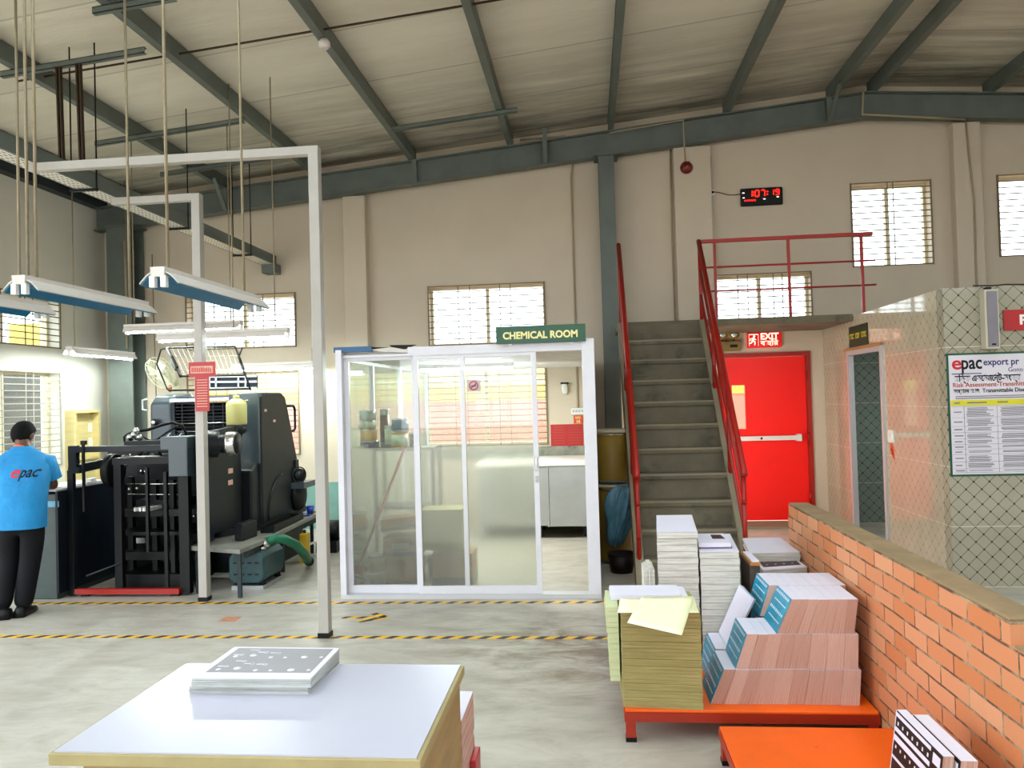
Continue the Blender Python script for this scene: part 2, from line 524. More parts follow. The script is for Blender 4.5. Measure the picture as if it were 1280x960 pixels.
class MB:
    def __init__(s):
        s.v, s.f, s.mi, s.sm = [], [], [], []

    def add(s, vs, fs, mi=0, sm=False):
        o = len(s.v)
        s.v += [Vector(v) for v in vs]
        for f in fs:
            s.f.append([o + i for i in f])
            s.mi.append(mi)
            s.sm.append(sm)
        return s

    def hexa(s, p, mi=0):
        """p: bottom 4 ccw, top 4 ccw"""
        return s.add(p, [(3, 2, 1, 0), (4, 5, 6, 7), (0, 1, 5, 4), (1, 2, 6, 5), (2, 3, 7, 6), (3, 0, 4, 7)], mi)

    K = 0

    def box(s, x0, x1, y0, y1, z0, z1, mi=0):
        MB.K += 1
        e = (MB.K * 5 % 13) * .00005      # never two coplanar skins
        x0, x1 = min(x0, x1), max(x0, x1)
        y0, y1 = min(y0, y1), max(y0, y1)
        z0, z1 = min(z0, z1), max(z0, z1)
        x0, x1, y0, y1, z0, z1 = x0 - e, x1 + e, y0 - e, y1 + e, z0 - e, z1 + e
        return s.hexa([(x0, y0, z0), (x1, y0, z0), (x1, y1, z0), (x0, y1, z0), (x0, y0, z1), (x1, y0, z1), (x1, y1, z1), (x0, y1, z1)], mi)

    def obox(s, c, size, rot=None, mi=0):
        c = Vector(c)
        hx, hy, hz = [k / 2 for k in size]
        R = rot if rot is not None else Matrix.Identity(3)
        pts = [(-hx, -hy, -hz), (hx, -hy, -hz), (hx, hy, -hz), (-hx, hy, -hz), (-hx, -hy, hz), (hx, -hy, hz), (hx, hy, hz), (-hx, hy, hz)]
        return s.hexa([c + R @ Vector(p) for p in pts], mi)

    def bar(s, a, b, w, h=None, upv=(0, 0, 1), mi=0):
        a, b = Vector(a), Vector(b)
        h = h or w
        d = (b - a)
        L = d.length
        d = d.normalized()
        upv = Vector(upv)
        if abs(d.dot(upv)) > .98:
            upv = Vector((0, 1, 0))
        sx = d.cross(upv).normalized()
        uz = sx.cross(d)
        R = Matrix((d, sx, uz)).transposed()
        return s.obox((a + b) / 2, (L, w, h), R, mi)

    def tube(s, pts, r, n=8, mi=0, cap=True):
        pts = [Vector(p) for p in pts]
        rs = r if isinstance(r, (list, tuple)) else [r] * len(pts)
        d0 = (pts[1] - pts[0]).normalized()
        ref = Vector((0, 0, 1)) if abs(d0.z) < .9 else Vector((1, 0, 0))
        nrm = d0.cross(ref).normalized()
        vs, fs = [], []
        for i, p in enumerate(pts):
            if i == 0:
                d = d0
            elif i == len(pts) - 1:
                d = (pts[i] - pts[i - 1]).normalized()
            else:
                d = ((pts[i] - pts[i - 1]).normalized() + (pts[i + 1] - pts[i]).normalized()).normalized()
            nrm = (nrm - d * nrm.dot(d)).normalized()
            bn = d.cross(nrm)
            for k in range(n):
                a = 2 * pi * k / n
                vs.append(p + (nrm * math.cos(a) + bn * math.sin(a)) * rs[i])
        for i in range(len(pts) - 1):
            for k in range(n):
                k2 = (k + 1) % n
                fs.append((i * n + k, i * n + k2, (i + 1) * n + k2, (i + 1) * n + k))
        s.add(vs, fs, mi, True)
        if cap:
            o = len(s.v) - len(vs)
            s.f.append([o + k for k in range(n)][::-1])
            s.mi.append(mi)
            s.sm.append(False)
            s.f.append([o + (len(pts) - 1) * n + k for k in range(n)])
            s.mi.append(mi)
            s.sm.append(False)
        return s

    def cyl(s, a, b, r, n=16, r2=None, mi=0):
        return s.tube([a, b], [r, r if r2 is None else r2], n, mi)

    def lathe(s, c, prof, n=20, mi=0, axis=None):
        """prof: (r,z) from bottom to top around z at c; axis = direction vector"""
        c = Vector(c)
        R = Matrix.Identity(3)
        if axis is not None:
            R = Vector((0, 0, 1)).rotation_difference(Vector(axis)).to_matrix()
        vs, fs = [], []
        for (r, z) in prof:
            for k in range(n):
                a = 2 * pi * k / n
                vs.append(c + R @ Vector((r * math.cos(a), r * math.sin(a), z)))
        for i in range(len(prof) - 1):
            for k in range(n):
                k2 = (k + 1) % n
                fs.append((i * n + k, i * n + k2, (i + 1) * n + k2, (i + 1) * n + k))
        s.add(vs, fs, mi, True)
        o = len(s.v) - len(vs)
        if prof[0][0] > 1e-4:
            s.f.append([o + k for k in range(n)][::-1]); s.mi.append(mi); s.sm.append(False)
        if prof[-1][0] > 1e-4:
            s.f.append([o + (len(prof) - 1) * n + k for k in range(n)]); s.mi.append(mi); s.sm.append(False)
        return s

    def prism(s, pts, off, mi=0):
        """extrude a 3-D polygon by vector off"""
        pts = [Vector(p) for p in pts]
        off = Vector(off)
        n = len(pts)
        nrm = Vector((0, 0, 0))
        for i in range(n):
            a, b = pts[i], pts[(i + 1) % n]
            nrm += a.cross(b)
        fl = nrm.dot(off) > 0
        if fl:
            pts = pts[::-1]
        vs = pts + [p + off for p in pts]
        fs = [list(range(n)), list(range(2 * n - 1, n - 1, -1))]
        for i in range(n):
            j = (i + 1) % n
            fs.append((i, i + n, j + n, j))
        return s.add(vs, fs, mi)

    def slab(s, quad, th, mi=0):
        """quad extruded by -normal*th"""
        q = [Vector(p) for p in quad]
        nr = (q[1] - q[0]).cross(q[2] - q[0]).normalized()
        return s.prism(q, -nr * th, mi)

    def ring(s, c, R, r, axis=(0, 0, 1), n=28, k=8, mi=0):
        c = Vector(c)
        Q = Vector((0, 0, 1)).rotation_difference(Vector(axis)).to_matrix()
        pts = [c + Q @ Vector((R * math.cos(2 * pi * i / n), R * math.sin(2 * pi * i / n), 0)) for i in range(n + 1)]
        return s.tube(pts, r, k, mi, False)

    def pbox(s, x0, y0, x1, y1, Y, d, mi=0):
        ym = (y0 + y1) / 2
        xm = (x0 + x1) / 2
        X0 = P(x0, ym, Y=Y).x
        X1 = P(x1, ym, Y=Y).x
        Z1 = P(xm, y0, Y=Y).z
        Z0 = P(xm, y1, Y=Y).z
        return s.box(X0, X1, Y, Y + d, Z0, Z1, mi)

    def build(s, name, mats, parent=None, bevel=0, label=None, cat=None, group=None, kind=None, origin=None, seg=2):
        if not isinstance(mats, (list, tuple)):
            mats = [mats]
        mats = [M[k] if isinstance(k, str) else k for k in mats]
        me = bpy.data.meshes.new(name)
        if parent is not None:
            og = ORG[parent.name]
        elif origin is not None:
            og = Vector(origin)
        else:
            lo = [min(v[i] for v in s.v) for i in range(3)]
            hi = [max(v[i] for v in s.v) for i in range(3)]
            og = Vector(((lo[0] + hi[0]) / 2, (lo[1] + hi[1]) / 2, lo[2]))
        me.from_pydata([tuple(v - og) for v in s.v], [], s.f)
        for mm in mats:
            me.materials.append(mm)
        me.polygons.foreach_set('material_index', s.mi)
        me.polygons.foreach_set('use_smooth', s.sm)
        me.update()
        o = bpy.data.objects.new(name, me)
        COL.objects.link(o)
        if parent is not None:
            o.parent = parent
        else:
            o.location = og
        ORG[o.name] = og
        if bevel:
            b = o.modifiers.new('bevel', 'BEVEL')
            b.width = bevel
            b.segments = seg
            b.limit_method = 'ANGLE'
            b.angle_limit = .6
            b.harden_normals = False
        tag(o, label, cat, group, kind)
        return o


def tag(o, label=None, cat=None, group=None, kind=None):
    if label:
        o['label'] = label
    if cat:
        o['category'] = cat
    if group:
        o['group'] = group
    if kind:
        o['kind'] = kind
    return o


def thing(name, label, cat, loc, group=None):
    o = bpy.data.objects.new(name, None)
    COL.objects.link(o)
    o.empty_display_size = .1
    o.location = loc
    ORG[o.name] = Vector(loc)
    return tag(o, label, cat, group)


def text_mesh(body, size, R, pos, mats, name, parent, offset=0.0, extrude=.0015, align='LEFT', label=None, squeeze=None, fit=None):
    """R: 3x3 columns = text right, text up, text normal"""
    cu = bpy.data.curves.new('lettering_curve', 'FONT')
    cu.body = body
    cu.size = size
    cu.extrude = extrude
    cu.offset = offset
    cu.align_x = align
    cu.resolution_u = 3
    ob = bpy.data.objects.new('lettering_tmp', cu)
    COL.objects.link(ob)
    dg = bpy.context.evaluated_depsgraph_get()
    me = bpy.data.meshes.new_from_object(ob.evaluated_get(dg))
    bpy.data.objects.remove(ob)
    bpy.data.curves.remove(cu)
    sx = 1.0
    if len(me.vertices) == 0:
        return None
    if fit:
        w = max(v.co.x for v in me.vertices) - min(v.co.x for v in me.vertices)
        sx = fit / w
    og = ORG[parent.name]
    for v in me.vertices:
        q = Vector((v.co.x * sx, v.co.y, v.co.z))
        v.co = R @ q + Vector(pos) - og
    me.materials.clear()
    me.materials.append(M[mats])
    o = bpy.data.objects.new(name, me)
    COL.objects.link(o)
    o.parent = parent
    ORG[o.name] = og
    tag(o, label)
    return o


R_FRONT = Matrix(((1, 0, 0), (0, 0, -1), (0, 1, 0)))      # text on a wall facing -Y: right=+X, up=+Z, normal=-Y
R_LEFTF = Matrix(((0, 0, -1), (-1, 0, 0), (0, 1, 0)))     # on a wall facing -X: right=-Y, up=Z, normal=-X
# ================================================================== SETTING
D = 9.7          # gable wall plane
XL = -6.4        # left wall plane
XR = 13.2
RX = 3.42        # ridge


def roofz(x):
    return 5.31 - (.09 * (RX - x) if x < RX else .075 * (x - RX))


MB().box(-6.65, XR + .25, -7, 9.95, -.15, 0).build('floor', 'floor', kind='structure', origin=(0, 0, 0))
MB().box(-30, 40, -40, 40, -.4, -.16).build('ground', 'ground_out', kind='structure')


def wall_grid(mb, a0, a1, z0, z1, holes, put):
    xs = sorted(set([a0, a1] + [h[0] for h in holes] + [h[1] for h in holes]))
    zs = sorted(set([z0, z1] + [h[2] for h in holes] + [h[3] for h in holes]))
    for j in range(len(zs) - 1):
        run = None
        for i in range(len(xs) - 1):
            cx, cz = (xs[i] + xs[i + 1]) / 2, (zs[j] + zs[j + 1]) / 2
            hole = any(h[0] < cx < h[1] and h[2] < cz < h[3] for h in holes)
            if hole:
                if run is not None:
                    put(mb, run, xs[i], zs[j], zs[j + 1])
                run = None
            elif run is None:
                run = xs[i]
        if run is not None:
            put(mb, run, a1, zs[j], zs[j + 1])
    return mb


# name: x0, x1, z0, z1, vertical bar pairs
BW = {1: (-5.26, -3.77, 2.375, 3.075), 2: (-2.0, -.51, 2.32, 3.075), 3: (1.57, 2.755, 2.49, 3.065), 4: (3.262, 4.187, 3.10, 4.11),
      5: (4.955, 5.95, 3.15, 4.12), 6: (-5.26, -3.75, .97, 2.05), 7: (-2.085, -.518, 1.03, 2.14)}
LW = {8: (7.25, 8.785, 2.38, 2.975), 9: (7.25, 8.775, .97, 2.08)}
DOORH = (1.60, 2.71, 0, 2.09)
wb = MB()
holes = [BW[k] for k in BW] + [DOORH]
wall_grid(wb, -6.65, XR + .25, 0, 4.15, holes, lambda mb, a, b, z0, z1: mb.box(a, b, D, D + .25, z0, z1))
wb.prism([(-6.65, D, 4.15), (XR + .25, D, 4.15), (XR + .25, D, roofz(XR)), (RX, D, roofz(RX)), (-6.65, D, roofz(-6.65))], (0, .25, 0))
wb.build('wall_back', 'wall', kind='structure')
wl = MB()
wall_grid(wl, -7, D, 0, 4.26, [LW[8], LW[9], (-5.5, 5.6, 0, 3.3)], lambda mb, a, b, z0, z1: mb.box(XL - .25, XL, a, b, z0, z1))
wl.build('wall_left', 'wall_left', kind='structure')
wr = MB()
wall_grid(wr, -7, D, 0, 4.5, [(-4, 3, .9, 3.2)], lambda mb, a, b, z0, z1: mb.box(XR, XR + .25, a, b, z0, z1))
wr.build('wall_right', 'wall', kind='structure')
# roof
rf = MB()
ADDED_SKY = [(-5.4, -4.2, -5.5, 4.6), (-2.9, -1.7, -5.5, 4.6), (-.4, .8, -5.5, 4.6), (2.0, 3.2, -5.5, 4.6), (5.2, 6.4, -5.5, 4.6), (8.6, 9.8, -5.5, 4.6)]   # added unseen roof openings that send top light onto the foreground
def roof_cell(mb, a, b, y0, y1):
    cuts = [a] + ([RX] if a < RX < b else []) + [b]
    for xa, xb in zip(cuts[:-1], cuts[1:]):
        mb.prism([(xa, y0, roofz(xa)), (xb, y0, roofz(xb)), (xb, y0, roofz(xb) + .08), (xa, y0, roofz(xa) + .08)], (0, y1 - y0, 0))
wall_grid(rf, -7.2, XR + .5, -7.5, 10.2, ADDED_SKY, roof_cell)
rf.build('ceiling', 'roof', kind='structure', origin=(0, 0, 0))
for (a, b, c_, d_) in ADDED_SKY:
    sk_ = MB()
    sk_.prism([(a, c_, roofz(a) + .03), (b, c_, roofz(b) + .03), (b, c_, roofz(b) + .034), (a, c_, roofz(a) + .034)], (0, d_ - c_, 0))
    sk_.build('added_skylight', 'glass', kind='structure')
wf = MB()
wall_grid(wf, -6.65, XR + .25, 0, 4.2, [(-5, -.4, 0, 3.4)], lambda mb, a, b, z0, z1: mb.box(a, b, -7.25, -7.0, z0, z1))
wf.build('wall_front', 'wall', kind='structure')


def c_purlin(x, z, d=.15, w=.07, dr=1):
    """a C section running along Y, open to one side"""
    mb = MB()
    t = .012
    y0, y1 = -7.2, 9.6
    mb.box(x, x + t * dr, y0, y1, z, z + d)
    mb.box(x, x + w * dr, y0, y1, z, z + t)
    mb.box(x, x + w * dr, y0, y1, z + d - t, z + d)
    mb.box(x + (w - t) * dr, x + w * dr, y0, y1, z, z + .03)
    return mb


n = 0
PX = [-5.82, -4.57, -3.35, -2.09, -.84, .41, 1.75, 2.98, 3.46, 4.78, 6.05, 7.3, 8.55, 9.8, 11.05, 12.3]
for x in PX:
    n += 1
    dr = 1 if x > .5 else -1
    c_purlin(x, roofz(x + .04 * dr) - .156, dr=dr).build('roof_purlin', 'steel', kind='structure')
# gable rafter: I section following the roof pitch, in front of the wall
def rafter(y):
    mb = MB()
    for (xa, xb) in ((-6.38, RX), (RX, XR)):
        za, zb = roofz(xa) - .16, roofz(xb) - .16
        for (o0, o1, w) in ((0, -.014, .15), (-.29, -.304, .15), (0, -.30, .012)):
            mb.prism([(xa, y - w / 2, za + o0), (xb, y - w / 2, zb + o0), (xb, y - w / 2, zb + o1), (xa, y - w / 2, za + o1)], (0, w, 0))
    for x in (-4.57, -2.09, -.44, 2.97, 5.4):
        z = roofz(x) - .16
        mb.box(x - .03, x + .03, y - .078, y - .006, z - .30, z)
    return mb


rafter(9.52).build('gable_rafter', 'steel', kind='structure')
# fly braces of the rafter
for i, (x, dz) in enumerate(((-4.57, 0), (-.44, 0), (2.97, 0))):
    z = roofz(x) - .16
    mb = MB()
    mb.bar((x, 9.44, z - .29), (x + .02, 9.1, z + .03), .05, .012)
    mb.build('rafter_brace', 'steel', kind='structure')
# eave strut and flashing on top of the left wall
MB().box(XL - .1, XL + .12, -7, 9.6, 4.262, 4.42).build('eave_strut', 'steel_dk', kind='structure')


def i_column(x, y, w, dp, z1, name='steel_column'):
    mb = MB()
    t = .014
    mb.box(x - w / 2, x + w / 2, y - dp / 2, y - dp / 2 + t, 0, z1)
    mb.box(x - w / 2, x + w / 2, y + dp / 2 - t, y + dp / 2, 0, z1)
    mb.box(x - t / 2, x + t / 2, y - dp / 2, y + dp / 2, 0, z1)
    mb.box(x - w / 2 - .05, x + w / 2 + .05, y - dp / 2 - .04, y + dp / 2, z1 - .02, z1)
    mb.box(x - w / 2 - .05, x + w / 2 + .05, y - dp / 2 - .04, y + dp / 2, 0, .02)
    return mb.build(name, 'steel', kind='structure')


i_column(.305, 9.55, .19, .28, roofz(.3) - .46)
i_column(-5.99, 9.52, .33, .3, roofz(-5.99) - .46)

# white plastered pilasters of the gable wall
for i, (x0, x1) in enumerate(((-3.06, -2.77), (1.135, 1.585), (4.42, 4.73))):
    MB().box(x0, x1, D - .12 if i != 0 else D - .14, D + .01, 0, roofz((x0 + x1) / 2) - .47).build('trim_%d' % (i + 1), 'wall', kind='structure', bevel=.008)
MB().box(-6.4, -3.07, D - .015, D + .01, 0, .6).build('trim_4', 'dado', kind='structure')
MB().box(-2.76, .2, D - .016, D + .01, .86, 1.0).build('trim_5', mat('stained_wall_band', '#8f9184', .8, 0, var=.3, scale=7, dirt=('#46544c', 6, .5)), kind='structure')


def window(nm, a0, a1, z0, z1, side='b', lower=False, bars='grille', pairs=(.24, .31, .5, .71, .78), step=.072):
    """two-leaf sliding window set back in its opening, with a welded bar grille on the inside"""
    def bx(mb, a, b, d0, d1, za, zb):
        if side == 'b':
            mb.box(a, b, D + d0, D + d1, za, zb)
        else:
            mb.box(XL - d1, XL - d0, a, b, za, zb)
    fr = MB()
    t = .03
    bx(fr, a0, a1, .14, .2, z0, z0 + t)
    bx(fr, a0, a1, .14, .2, z1 - t, z1)
    bx(fr, a0, a0 + t, .14, .2, z0, z1)
    bx(fr, a1 - t, a1, .14, .2, z0, z1)
    mid = (a0 + a1) / 2
    bx(fr, mid - .02, mid + .02, .13, .2, z0, z1)
    o = fr.build(nm, 'cream_profile', kind='structure')
    g = MB()
    bx(g, a0 + t, a1 - t, .168, .172, z0 + t, z1 - t)
    g.build('glass_pane', 'glass', o)
    b = MB()
    r = .0055

    def rod(a, za, b_, zb, dd=-.012, rr=r):
        if side == 'b':
            b.box(a - rr, b_ + rr, D + dd - rr, D + dd + rr, za - rr, zb + rr)
        else:
            b.box(XL - dd - rr, XL - dd + rr, a - rr, b_ + rr, za - rr, zb + rr)
    k = max(3, round((z1 - z0) / step))
    for i in range(k + 1):
        z = z0 + (z1 - z0) * i / k
        rod(a0, z, a1, z, rr=.006 if i in (0, k) else .0055)
    for f in (0, 1) + tuple(pairs):
        a = a0 + (a1 - a0) * f
        rod(a, z0, a, z1, rr=.0045 if f not in (0, 1) else .0085)
    b.build('grille', bars, o)
    return o


for k in BW:
    window('window_%d' % k, *BW[k], side='b', pairs=(.26, .36, .62, .71) if k not in (4, 5) else (.46, .53))
for k in LW:
    window('window_%d' % k, *LW[k], side='l', bars='grille_lt' if k == 9 else 'grille', pairs=(.3, .38, .62, .7))

# ---------------- outside, seen through the panes
MB().box(-16, 14, 13.2, 13.4, -.2, 1.6).build('boundary_wall', 'pink_out', kind='structure')
MB().box(-16, 14, 13.18, 13.42, 1.6, 1.86).build('boundary_wall_band', 'yellow_out', kind='structure')
MB().box(-16, 14, 13.22, 13.38, 1.86, 2.6).build('boundary_wall_top', 'cream_out', kind='structure')
MB().box(-9.5, -8, 8.0, 10.62, -.2, 2.32).build('neighbour_building', 'grey_building', kind='structure')
MB().box(-9.0, -8.35, 11.2, 11.8, -.2, 3.0).build('gate_pillar', 'yellow_out', kind='structure')

# ---------------- red fire door
x0, x1, z0, z1 = DOORH
dm = MB()
fw_ = .05
for (a, b, c, d_) in ((x0, x0 + fw_, 0, z1), (x1 - fw_, x1, 0, z1), (x0, x1, z1 - fw_, z1)):
    dm.box(a, b, D - .02, D + .12, c, d_)
door = dm.build('door_1', 'red', kind='structure')
lf = MB()
vp = (x0 + .17, x0 + .33, 1.16, 1.70)
wall_grid(lf, x0 + .055, x1 - .055, .035, z1 - .055, [vp], lambda mb, a, b, c, d_: mb.box(a, b, D + .02, D + .065, c, d_))
lf.build('door_leaf', 'door_red', door)
MB().box(vp[0] - .01, vp[1] + .01, D + .036, D + .042, vp[2] - .01, vp[3] + .01).build('vision_panel', 'glass', door)
pb = MB()
pb.box(x0 + .07, x1 - .14, D - .06, D - .02, 1.015, 1.07)
pb.box(x0 + .07, x0 + .14, D - .06, D + .02, 1.0, 1.085)
pb.box(x1 - .2, x1 - .14, D - .06, D + .02, 1.0, 1.085)
pb.build('push_bar', 'white', door, bevel=.006)
MB().box(x0 + .48, x0 + .5, D - .066, D - .06, 1.03, 1.055).build('bar_lock', 'black', door)
hg = MB()
for z in (.3, 1.05, 1.8):
    hg.cyl((x1 - .055, D - .03, z - .06), (x1 - .055, D - .03, z + .06), .012, 10)
hg.build('door_hinge', 'red', door)
MB().box(x0 - .05, x1 + .1, D - .45, D, 0, .03).build('door_step', 'concrete_lt', kind='structure')

# ---------------- concrete stair and landing
SX0, SX1 = .425, 1.235
ZL = 2.42
st = MB()
NR, RH, TR, YT = 11, .22, .2, 8.58
for k in range(NR):
    y1 = YT - k * TR
    z = ZL - k * RH
    if k > 0:
        st.box(SX0, SX1, y1 - .03, y1 + TR + .02, z - .045, z)           # tread slab with nosing
        st.box(SX0, SX1, y1 + TR - .01, y1 + TR + .03, z - .02, z + RH - .04)  # riser
yb = YT - (NR - 1) * TR
st.box(SX0, SX1, yb - .005, yb + .03, 0, RH - .04)
sfl = st.build('stair_flight', 'concrete', kind='structure')
for k in range(1, NR):
    MB().box(SX0 + .004, SX1 - .004, YT - k * TR - .034, YT - k * TR + .03, ZL - k * RH - .016, ZL - k * RH + .002).build('tread_edge', 'concrete_lt', sfl)
for i, (xa, xb) in enumerate(((SX0 - .07, SX0), (SX1, SX1 + .07))):
    pr = [(xa, yb - .1, 0), (xa, yb + .18, 0), (xa, YT + .05, ZL - .22), (xa, YT + .05, ZL), (xa, YT - .02, ZL), (xa, yb - .1, .12)]
    MB().prism(pr, (xb - xa, 0, 0)).build('stair_stringer', 'concrete_lt', kind='structure')
MB().box(SX0 - .07, 2.86, YT, D, ZL - .075, ZL).build('landing_slab', 'concrete', kind='structure')

# railings (painted pipe)


def railing(name, label, group=None):
    return thing(name, label, 'railing', (0, 0, 0), group)


for nm, x, lab in (('stair_railing', SX0 - .035, 'red pipe stair railing on the glass room side of the steps'),
                   ('stair_railing', SX1 + .035, 'red pipe stair railing on the red door side of the steps')):
    A = Vector((x, YT + .05, ZL))
    B = Vector((x, yb - .02, .1))
    r = thing(nm, lab, 'railing', (x, yb, 0))
    for h in (.86, .58, .3):
        a, b = A + Vector((0, .0, h)), B + Vector((0, 0, h))
        rr = .026 if h == .86 else .016
        MB().tube([a, b] if h != .86 else [a + Vector((0, .02, .02)), b, b + Vector((0, -.02, -.05))], rr, 10).build('handrail' if h == .86 else 'mid_rail', 'red', r)
    for t in (0.01, .36, .7, .985):
        p = A.lerp(B, t)
        MB().cyl(p + Vector((0, 0, -.16)), p + Vector((0, 0, .86)), .02, 10).build('post', 'red', r)
r = thing('landing_railing', 'red pipe railing along the landing above the exit door', 'railing', (2.2, 8.65, ZL))
MB().box(1.3, 3.12, 8.63, 8.67, 3.27, 3.31).build('top_rail', 'red', r, bevel=.006)
for z in (3.0, 2.735):
    MB().cyl((1.3, 8.65, z), (3.14, 8.65, z), .011, 8).build('mid_rail', 'red', r)
for x in (1.44, 2.23, 3.0):
    MB().box(x - .014, x + .014, 8.636, 8.664, ZL, 3.28).build('post', 'red', r)

# added light hidden behind the flight, there only to brighten the red door
t = thing('door_fill_light', 'added unseen strip light behind the stair flight to brighten the red door', 'lamp', (1.0, 8.4, .3))
MB().box(.94, .96, 8.25, 8.45, .25, 1.75).box(.94, 1.06, 8.23, 8.25, .25, 1.75).build('housing', 'lamp_body', t)
MB().cyl((1.0, 8.36, .3), (1.0, 8.36, 1.7), .016, 10).build('tube', 'tube_fill', t)
MB().bar((.95, 8.35, 1.75), (.95, 8.35, 1.95), .03, .03).bar((.95, 8.35, 0), (.95, 8.35, .25), .03, .03).build('bracket', 'steel', t)

# ---------------- tiled room on the right
TX, TY, TZ = 2.87, 6.5, 2.4
DY0, DY1, DZ = 7.80, 8.80, 2.03      # doorway in the side wall
ws = MB()
wall_grid(ws, TY + .12, D, 0, TZ, [(DY0, DY1, 0, DZ)], lambda mb, a, b, c, d_: mb.box(TX, TX + .05, a, b, c, d_))
ws.build('wall_tiled_side', 'tile_s', kind='structure')
MB().box(TX, 9.0, TY - .0, TY + .12, 0, TZ).build('wall_tiled_front', 'tile_f', kind='structure', origin=(TX, TY, 0))
MB().box(TX + .12, 9.0, TY + .12, D, TZ - .12, TZ - .02).build('tiled_room_roof', 'concrete_lt', kind='structure')
MB().box(TX + .12, 6, D - .06, D - .01, 0, TZ - .12).build('wall_tiled_inside', 'tile_in', kind='structure')
MB().box(5.9, 6, TY + .12, D - .06, 0, TZ - .12).build('wall_inside_right', 'tile_in', kind='structure')
df = MB()
for (a, b, c, d_) in ((DY0, DY0 + .05, 0, DZ), (DY1 - .06, DY1, 0, DZ), (DY0, DY1, DZ - .05, DZ)):
    df.box(TX - .02, TX + .035, a, b, c, d_)
dr = df.build('door_2', 'alu', kind='structure')
MB().box(TX - .035, TX - .02, DY0 - .03, DY1 + .03, DZ, DZ + .025).build('door_trim', 'carton', dr)

ld = bpy.data.lights.new('tiled_room_fill', 'AREA')  # unseen area light added to brighten the tiled interior
ld.shape = 'RECTANGLE'
ld.size, ld.size_y, ld.energy, ld.color = 1.2, .1, 14, (.92, 1, .96)
lo_ = bpy.data.objects.new('tiled_room_fill', ld)
lo_.location = (3.9, 8.3, TZ - .15)
COL.objects.link(lo_)
# ---------------- brick half wall
BX = 1.27
bw = MB()
bw.box(BX, BX + .125, 2.52, 5.16, 0, .80)
bw.box(BX, BX + .125, -.6, 2.52, 0, .80)
bw.box(BX + .003, BX + .125, 2.52, 5.15, .80, .872)
o = bw.build('wall_brick', 'brick', kind='structure', origin=(BX, 0, .8 - .074 * 11 + .002))
MB().box(BX + .004, BX + .122, 2.53, 5.14, .872, .884).build('wall_brick_cap', 'brick_top', kind='structure', bevel=.004)
MB().box(BX + .004, BX + .122, -.6, 2.5, .80, .806).build('wall_brick_ledge', 'brick_top', kind='structure')

# hazard tape on the floor
for nm, y, xa, xb, lab in (('hazard_tape', 5.175, -7, .28, 'yellow and black floor tape nearest the white table'),
                           ('hazard_tape', 6.07, -4.72, .2, 'yellow and black floor tape in front of the glass room')):
    xa = max(xa, -6.3)
    tag(MB().box(xa, xb, y - .028, y + .028, 0, .0015).build(nm, 'hazard', origin=(0, y, 0)), lab, 'floor tape')
t = thing('arrow_marking', 'yellow and black tape arrow on the floor by the glass room', 'floor tape', (-1.75, 5.66, 0))
a0 = P(428, 772, Z=0); a1 = P(470, 772, Z=0)
MB().box(a0.x, a1.x, a0.y - .024, a0.y + .024, 0, .0015).build('shaft', 'hazard', t)
h = P(483, 772, Z=0)
for q in ((467, 767), (448, 777)):
    b = P(*q, Z=0)
    dd = (h - b).normalized()
    nn = Vector((-dd.y, dd.x, 0)) * .026
    MB().prism([h + nn, h - nn, b - nn, b + nn], (0, 0, .002)).build('head', 'hazard', t)
b0 = P(272, 777, Z=0); b1 = P(303, 771, Z=0)
tag(MB().box(b0.x, b1.x, b0.y, b1.y, 0, .0012).build('floor_sticker', 'sticker'), 'worn red and white sticker on the floor between the tapes', 'sticker')
# ================================================================== OVERHEAD
# cable tray under the roof, running towards the gable wall
t = thing('cable_tray', 'grey cable tray with white perforated underside near the left wall', 'cable tray', (-4.06, 4, 3.43))
MB().box(-3.985, -3.97, .5, 9.6, 3.43, 3.55).box(-4.15, -4.135, .5, 9.6, 3.43, 3.55).build('side_rail', 'steel', t)
MB().box(-4.135, -3.985, .5, 9.6, 3.43, 3.436).build('perforated_base', 'tray', t)
MB().box(-4.13, -3.95, 9.5, 9.69, 3.32, 3.44).build('wall_bracket', 'steel', t)
for y in (5.9, 7.35, 8.8):
    mb = MB()
    for x in (-4.17, -3.95):
        mb.cyl((x, y, 3.4), (x, y, roofz(x) - .02), .006, 6)
    mb.bar((-4.18, y, 3.415), (-3.94, y, 3.415), .02, .02)
    mb.build('hanger', 'black', t)

# pipe frames (goal posts)
for nm, x, y, xe, lab in (('post_frame', -1.853, 5.15, -3.80, 'tall pale square tube post with a long arm to the cable tray, nearest the camera'),
                          ('post_frame', -3.225, 6.117, -3.80, 'pale square tube post carrying the red sign in front of the press')):
    t = thing(nm, lab, 'post', (x, y, 0))
    w = .036
    MB().box(x - w, x + w, y, y + .072, 0.01, 3.40).build('post', 'post', t, bevel=.004)
    MB().box(xe - .17, x + w, y, y + .06, 3.345, 3.405).build('cross_arm', 'post', t, bevel=.004)
    MB().box(x - w - .004, x + w + .004, y - .004, y + .076, 0, .035).build('foot_cap', 'black', t)
# red T sign tied on the second post
t = thing('machine_sign', 'red T shaped sign fixed on the pale post before the press', 'sign', (-3.23, 6.09, 1.6))
sg = MB().pbox(236, 452.5, 269, 471, 6.10, .008)
sg.pbox(244, 471, 261, 514, 6.10, .008)
sg.build('board', 'sign_red', t)
MB().pbox(238, 457.5, 266, 466.5, 6.098, .004).build('pale_band', 'sign_pink', t)
lt = MB()
random.seed(3)
for i in range(11):
    xx = 239.5 + i * 2.3
    lt.pbox(xx, 459.2 + random.random(), xx + 1.1, 465, 6.0965, .003)
lt.build('lettering', 'ink_red', t)
ls = MB()
for i in range(11):
    ls.pbox(246, 474.5 + i * 3.3, 259, 475.4 + i * 3.3, 6.098, .003)
ls.build('small_print', 'sign_pink', t)


